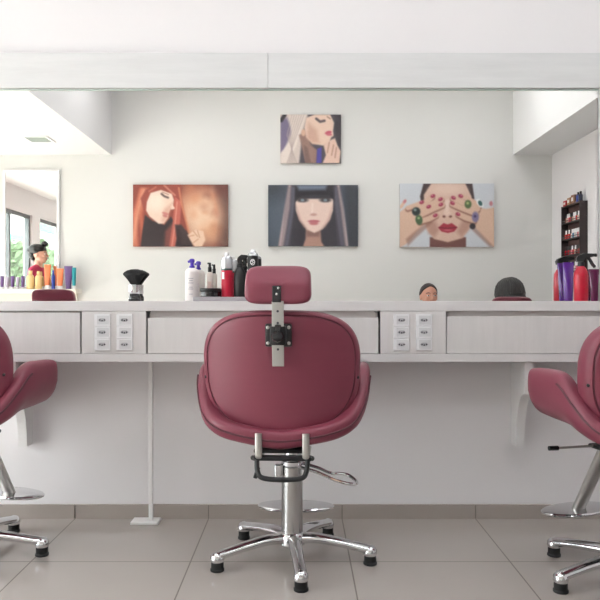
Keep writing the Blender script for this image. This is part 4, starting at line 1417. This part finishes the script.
    for j in range(m_):
        for i in range(n):
            k2 = (i + 1) % n
            fs.append((j * n + i, j * n + k2, (j + 1) * n + k2, (j + 1) * n + i))
    g.add(vs, fs)
    if hair_style == 'full':
        rq = random.Random(5)
        for k in range(46):
            a = 2 * PI * k / 46 + rq.uniform(-.06, .06)
            if math.sin(a) > 0.75: continue
            pts = []
            for j in range(8):
                e_ = PI / 2 - 0.12 - j * 0.27
                th = 1.335 + rq.uniform(-.015, .03)
                aa = a + 0.10 * math.sin(j * 1.1 + k)
                pts.append(H_((0.074 * th * math.cos(e_) * math.cos(aa), 0.092 * th * math.cos(e_) * math.sin(aa) - 0.012, 0.090 * th * math.sin(e_) * (1.2 if e_ < 0 else 1) + 0.022)))
            g.tube(pts, [0.004, 0.007, 0.008, 0.008, 0.008, 0.007, 0.006, 0.003], 7)
    if hair_style == 'bun':
        g.ball(H_((0.0, -0.085, 0.098)), (0.048, 0.046, 0.042), n=18)
        g.ball(H_((0, -0.05, 0.075)), (0.065, 0.06, 0.045), n=18)
    if hair_style == 'topbun':
        g.ball(H_((0.0, -0.035, 0.055)), (0.084, 0.112, 0.072), n=24)
        g.ball(H_((0.0, -0.075, -0.005)), (0.066, 0.050, 0.070), n=20)
        g.ball(H_((0.0, 0.055, 0.125)), (0.036, 0.040, 0.036), n=16)
    if hair_style == 'full':
        g.ball(H_((0, -0.07, -0.06)), (0.080, 0.055, 0.12), n=20)
    g.build('hair', hair_m, body)
    return root


def stool(x, y, h, label, rz=0.0):
    e = empty('low_stool', (x, y, 0), rz, label, 'stool')
    q = MB(); q.lathe([(0.16, h - 0.065), (0.175, h - 0.058), (0.18, h - 0.03), (0.172, h - 0.008), (0.14, h), (0.05, h + 0.001)], n=36); q.build('seat', M['vinyl'], e)
    for k in range(4):
        a = PI / 4 + k * PI / 2
        d = Vector((math.cos(a), math.sin(a), 0))
        q = MB(); q.tube([d * 0.17 + Vector((0, 0, 0)), d * 0.12 + Vector((0, 0, h - 0.066))], 0.012, 12); q.build('leg', M['chrome'], e)
    return e


hB = 1.137 - 0.755
person((1.14, -0.14, 0), math.radians(-8), True, 'seated woman with dark pulled back hair, only her face showing above the counter', M['shirt_grey'], M['jeans'], M['hair2'], 'pulled',
       seat_h=0.290, lean=0.06, arms='lap', bow=-0.04, skin=M['skin2'])
stool(1.14, -0.15, 0.267, 'low round stool under the seated woman facing the mirror')
person((1.70, 1.06, 0), math.radians(157), True, 'seated woman with full black hair seen from behind at the right of the mirror', M['shirt_dark'], M['jeans'], M['hair'], 'full',
       seat_h=0.285, lean=0.10, arms='work', bow=0.30)
stool(1.70, 1.07, 0.262, 'low round stool under the black haired woman')
person((-3.13, 0.60, 0), math.radians(-90), False, 'standing woman in crimson top with dark hair bun, in profile by the shop window', M['shirt_red'], M['jeans'], M['hair'], 'topbun',
       lean=0.02, arms='side')

# ------------------------------------------------------------------ outside the shop window
b = MB(); b.box((-13, 16, -0.11), (18.4, 50, 0.1)); struct(b.build('ground', M['pave']))
e = empty('banner_sign', (-5.35, 5.70, 0), 0, 'white banner with teal border hanging outside the shop window', 'sign')
TL = Matrix.Rotation(0.04, 3, 'X')
q = MB(); q.box((0, 0, 2.50), (0.05, 1.5, 0.62), rot=TL); q.build('banner_panel', M['banner'], e)
q = MB(); q.box((0.03, 0, 2.17), (0.04, 1.5, 0.10), rot=TL); q.box((0.03, 0.63, 2.34), (0.04, 0.24, 0.34), rot=TL); q.build('banner_border', M['teal'], e)
for yy in (-0.80, 0.80):
    q = MB(); q.tube([(0, yy, -0.06), (0, yy, 2.95)], 0.03, 10); q.build('banner_post', M['alu'], e)

def tree(x, y, h, r, label):
    e = empty('street_tree', (x, y, -0.06), 0, label, 'tree', 'trees across the street')
    q = MB(); q.tube(smooth_path([(0, 0, 0), (0.05, 0.03, h * .4), (0, 0, h * .75)], 5), [0.12] * 11, 10)
    q.build('trunk', M['bark'], e)
    bm = bmesh.new()
    rr = random.Random(int(x * 10 + y * 7))
    g = MB()
    for k in range(1400):
        u = Vector((rr.gauss(0, 1), rr.gauss(0, 1), rr.gauss(0, 1))).normalized() * (rr.random() ** 0.4)
        c = Vector((u.x * r, u.y * r, h * .68 + u.z * h * .36))
        a1 = Vector((rr.uniform(-1, 1), rr.uniform(-1, 1), rr.uniform(-1, 1))).normalized()
        a2 = a1.orthogonal().normalized()
        s_ = 0.13
        g.add([c - a1 * s_, c + a2 * s_ * .5, c + a1 * s_, c - a2 * s_ * .5], [(0, 1, 2, 3)], smooth=False)
    bm.free()
    g.build('foliage', M['leaf'], e)
    return e
tree(-8.0, 12.4, 2.9, 1.0, 'green leafy tree outside behind the white banner')
tree(-8.6, 15.9, 2.8, 1.2, 'green leafy tree farther along the street')
e = empty('shop_building', (-14.0, 20.0, -0.06), 0, 'long grey building with teal fascia across the street', 'building')
q = MB(); q.box((0, 0, 2.4), (2.0, 36, 4.8)); q.build('wall', mat('grey_building', (150, 158, 156), 0.8), e)
q = MB(); q.box((1.05, 0, 4.75), (0.1, 36, 0.45)); q.build('fascia', M['teal'], e)
gw = mat('shop_glass', (84, 100, 104), 0.2)
for k in range(10):
    q = MB(); q.box((1.03, -16 + 3.5 * k, 1.6), (0.06, 2.2, 2.6)); q.build('window', gw, e)

# ------------------------------------------------------------------ lights
W = bpy.data.worlds.new('world'); S.world = W; W.use_nodes = True
bg = W.node_tree.nodes['Background']
bg.inputs['Color'].default_value = (0.955, 0.975, 1.0, 1)
bg.inputs['Strength'].default_value = 7.5

sun = bpy.data.lights.new('sun', 'SUN'); sun.energy = 22; sun.angle = math.radians(1.0); sun.color = (1, 0.97, 0.93)
o = bpy.data.objects.new('sun', sun); link(o)
o.rotation_euler = (0, math.radians(-38), math.radians(8))

# unseen fill panels, added on the raised ceiling to brighten the room
LP = [(-1.3, 0.4), (0.1, 0.4), (1.5, 0.4), (-1.3, 2.0), (0.1, 2.0), (1.5, 2.0)]
for k, (x, y) in enumerate(LP):
    e = empty('fill_panel', (x, y, ZHIGH), 0, 'unseen square fill panel added on the raised ceiling to brighten the salon', 'lamp', 'added fill panels on the raised ceiling')
    q = MB()
    for dx, dy, sx, sy in ((-.31, 0, .02, .64), (.31, 0, .02, .64), (0, -.31, .60, .02), (0, .31, .60, .02)):
        q.box((dx, dy, -0.02), (sx, sy, 0.04))
    q.build('fill_frame', M['white'], e)
    q = MB(); q.box((0, 0, -0.022), (0.60, 0.60, 0.02)); q.build('fill_diffuser', mat_emit('fill_diffuser', (249, 251, 255), 5.2), e)

# ------------------------------------------------------------------ camera
cam = bpy.data.cameras.new('camera'); cam.sensor_width = 36; cam.lens = F / 600 * 36; cam.clip_start = 0.02
co_ = bpy.data.objects.new('camera', cam); link(co_)
co_.location = (0, 0, H); co_.rotation_euler = (PI / 2, 0, 0)
S.camera = co_
S.view_settings.view_transform = 'Standard'
S.view_settings.look = 'None'
S.view_settings.gamma = 1
S.view_settings.use_curve_mapping = False
S.view_settings.exposure = 0.55
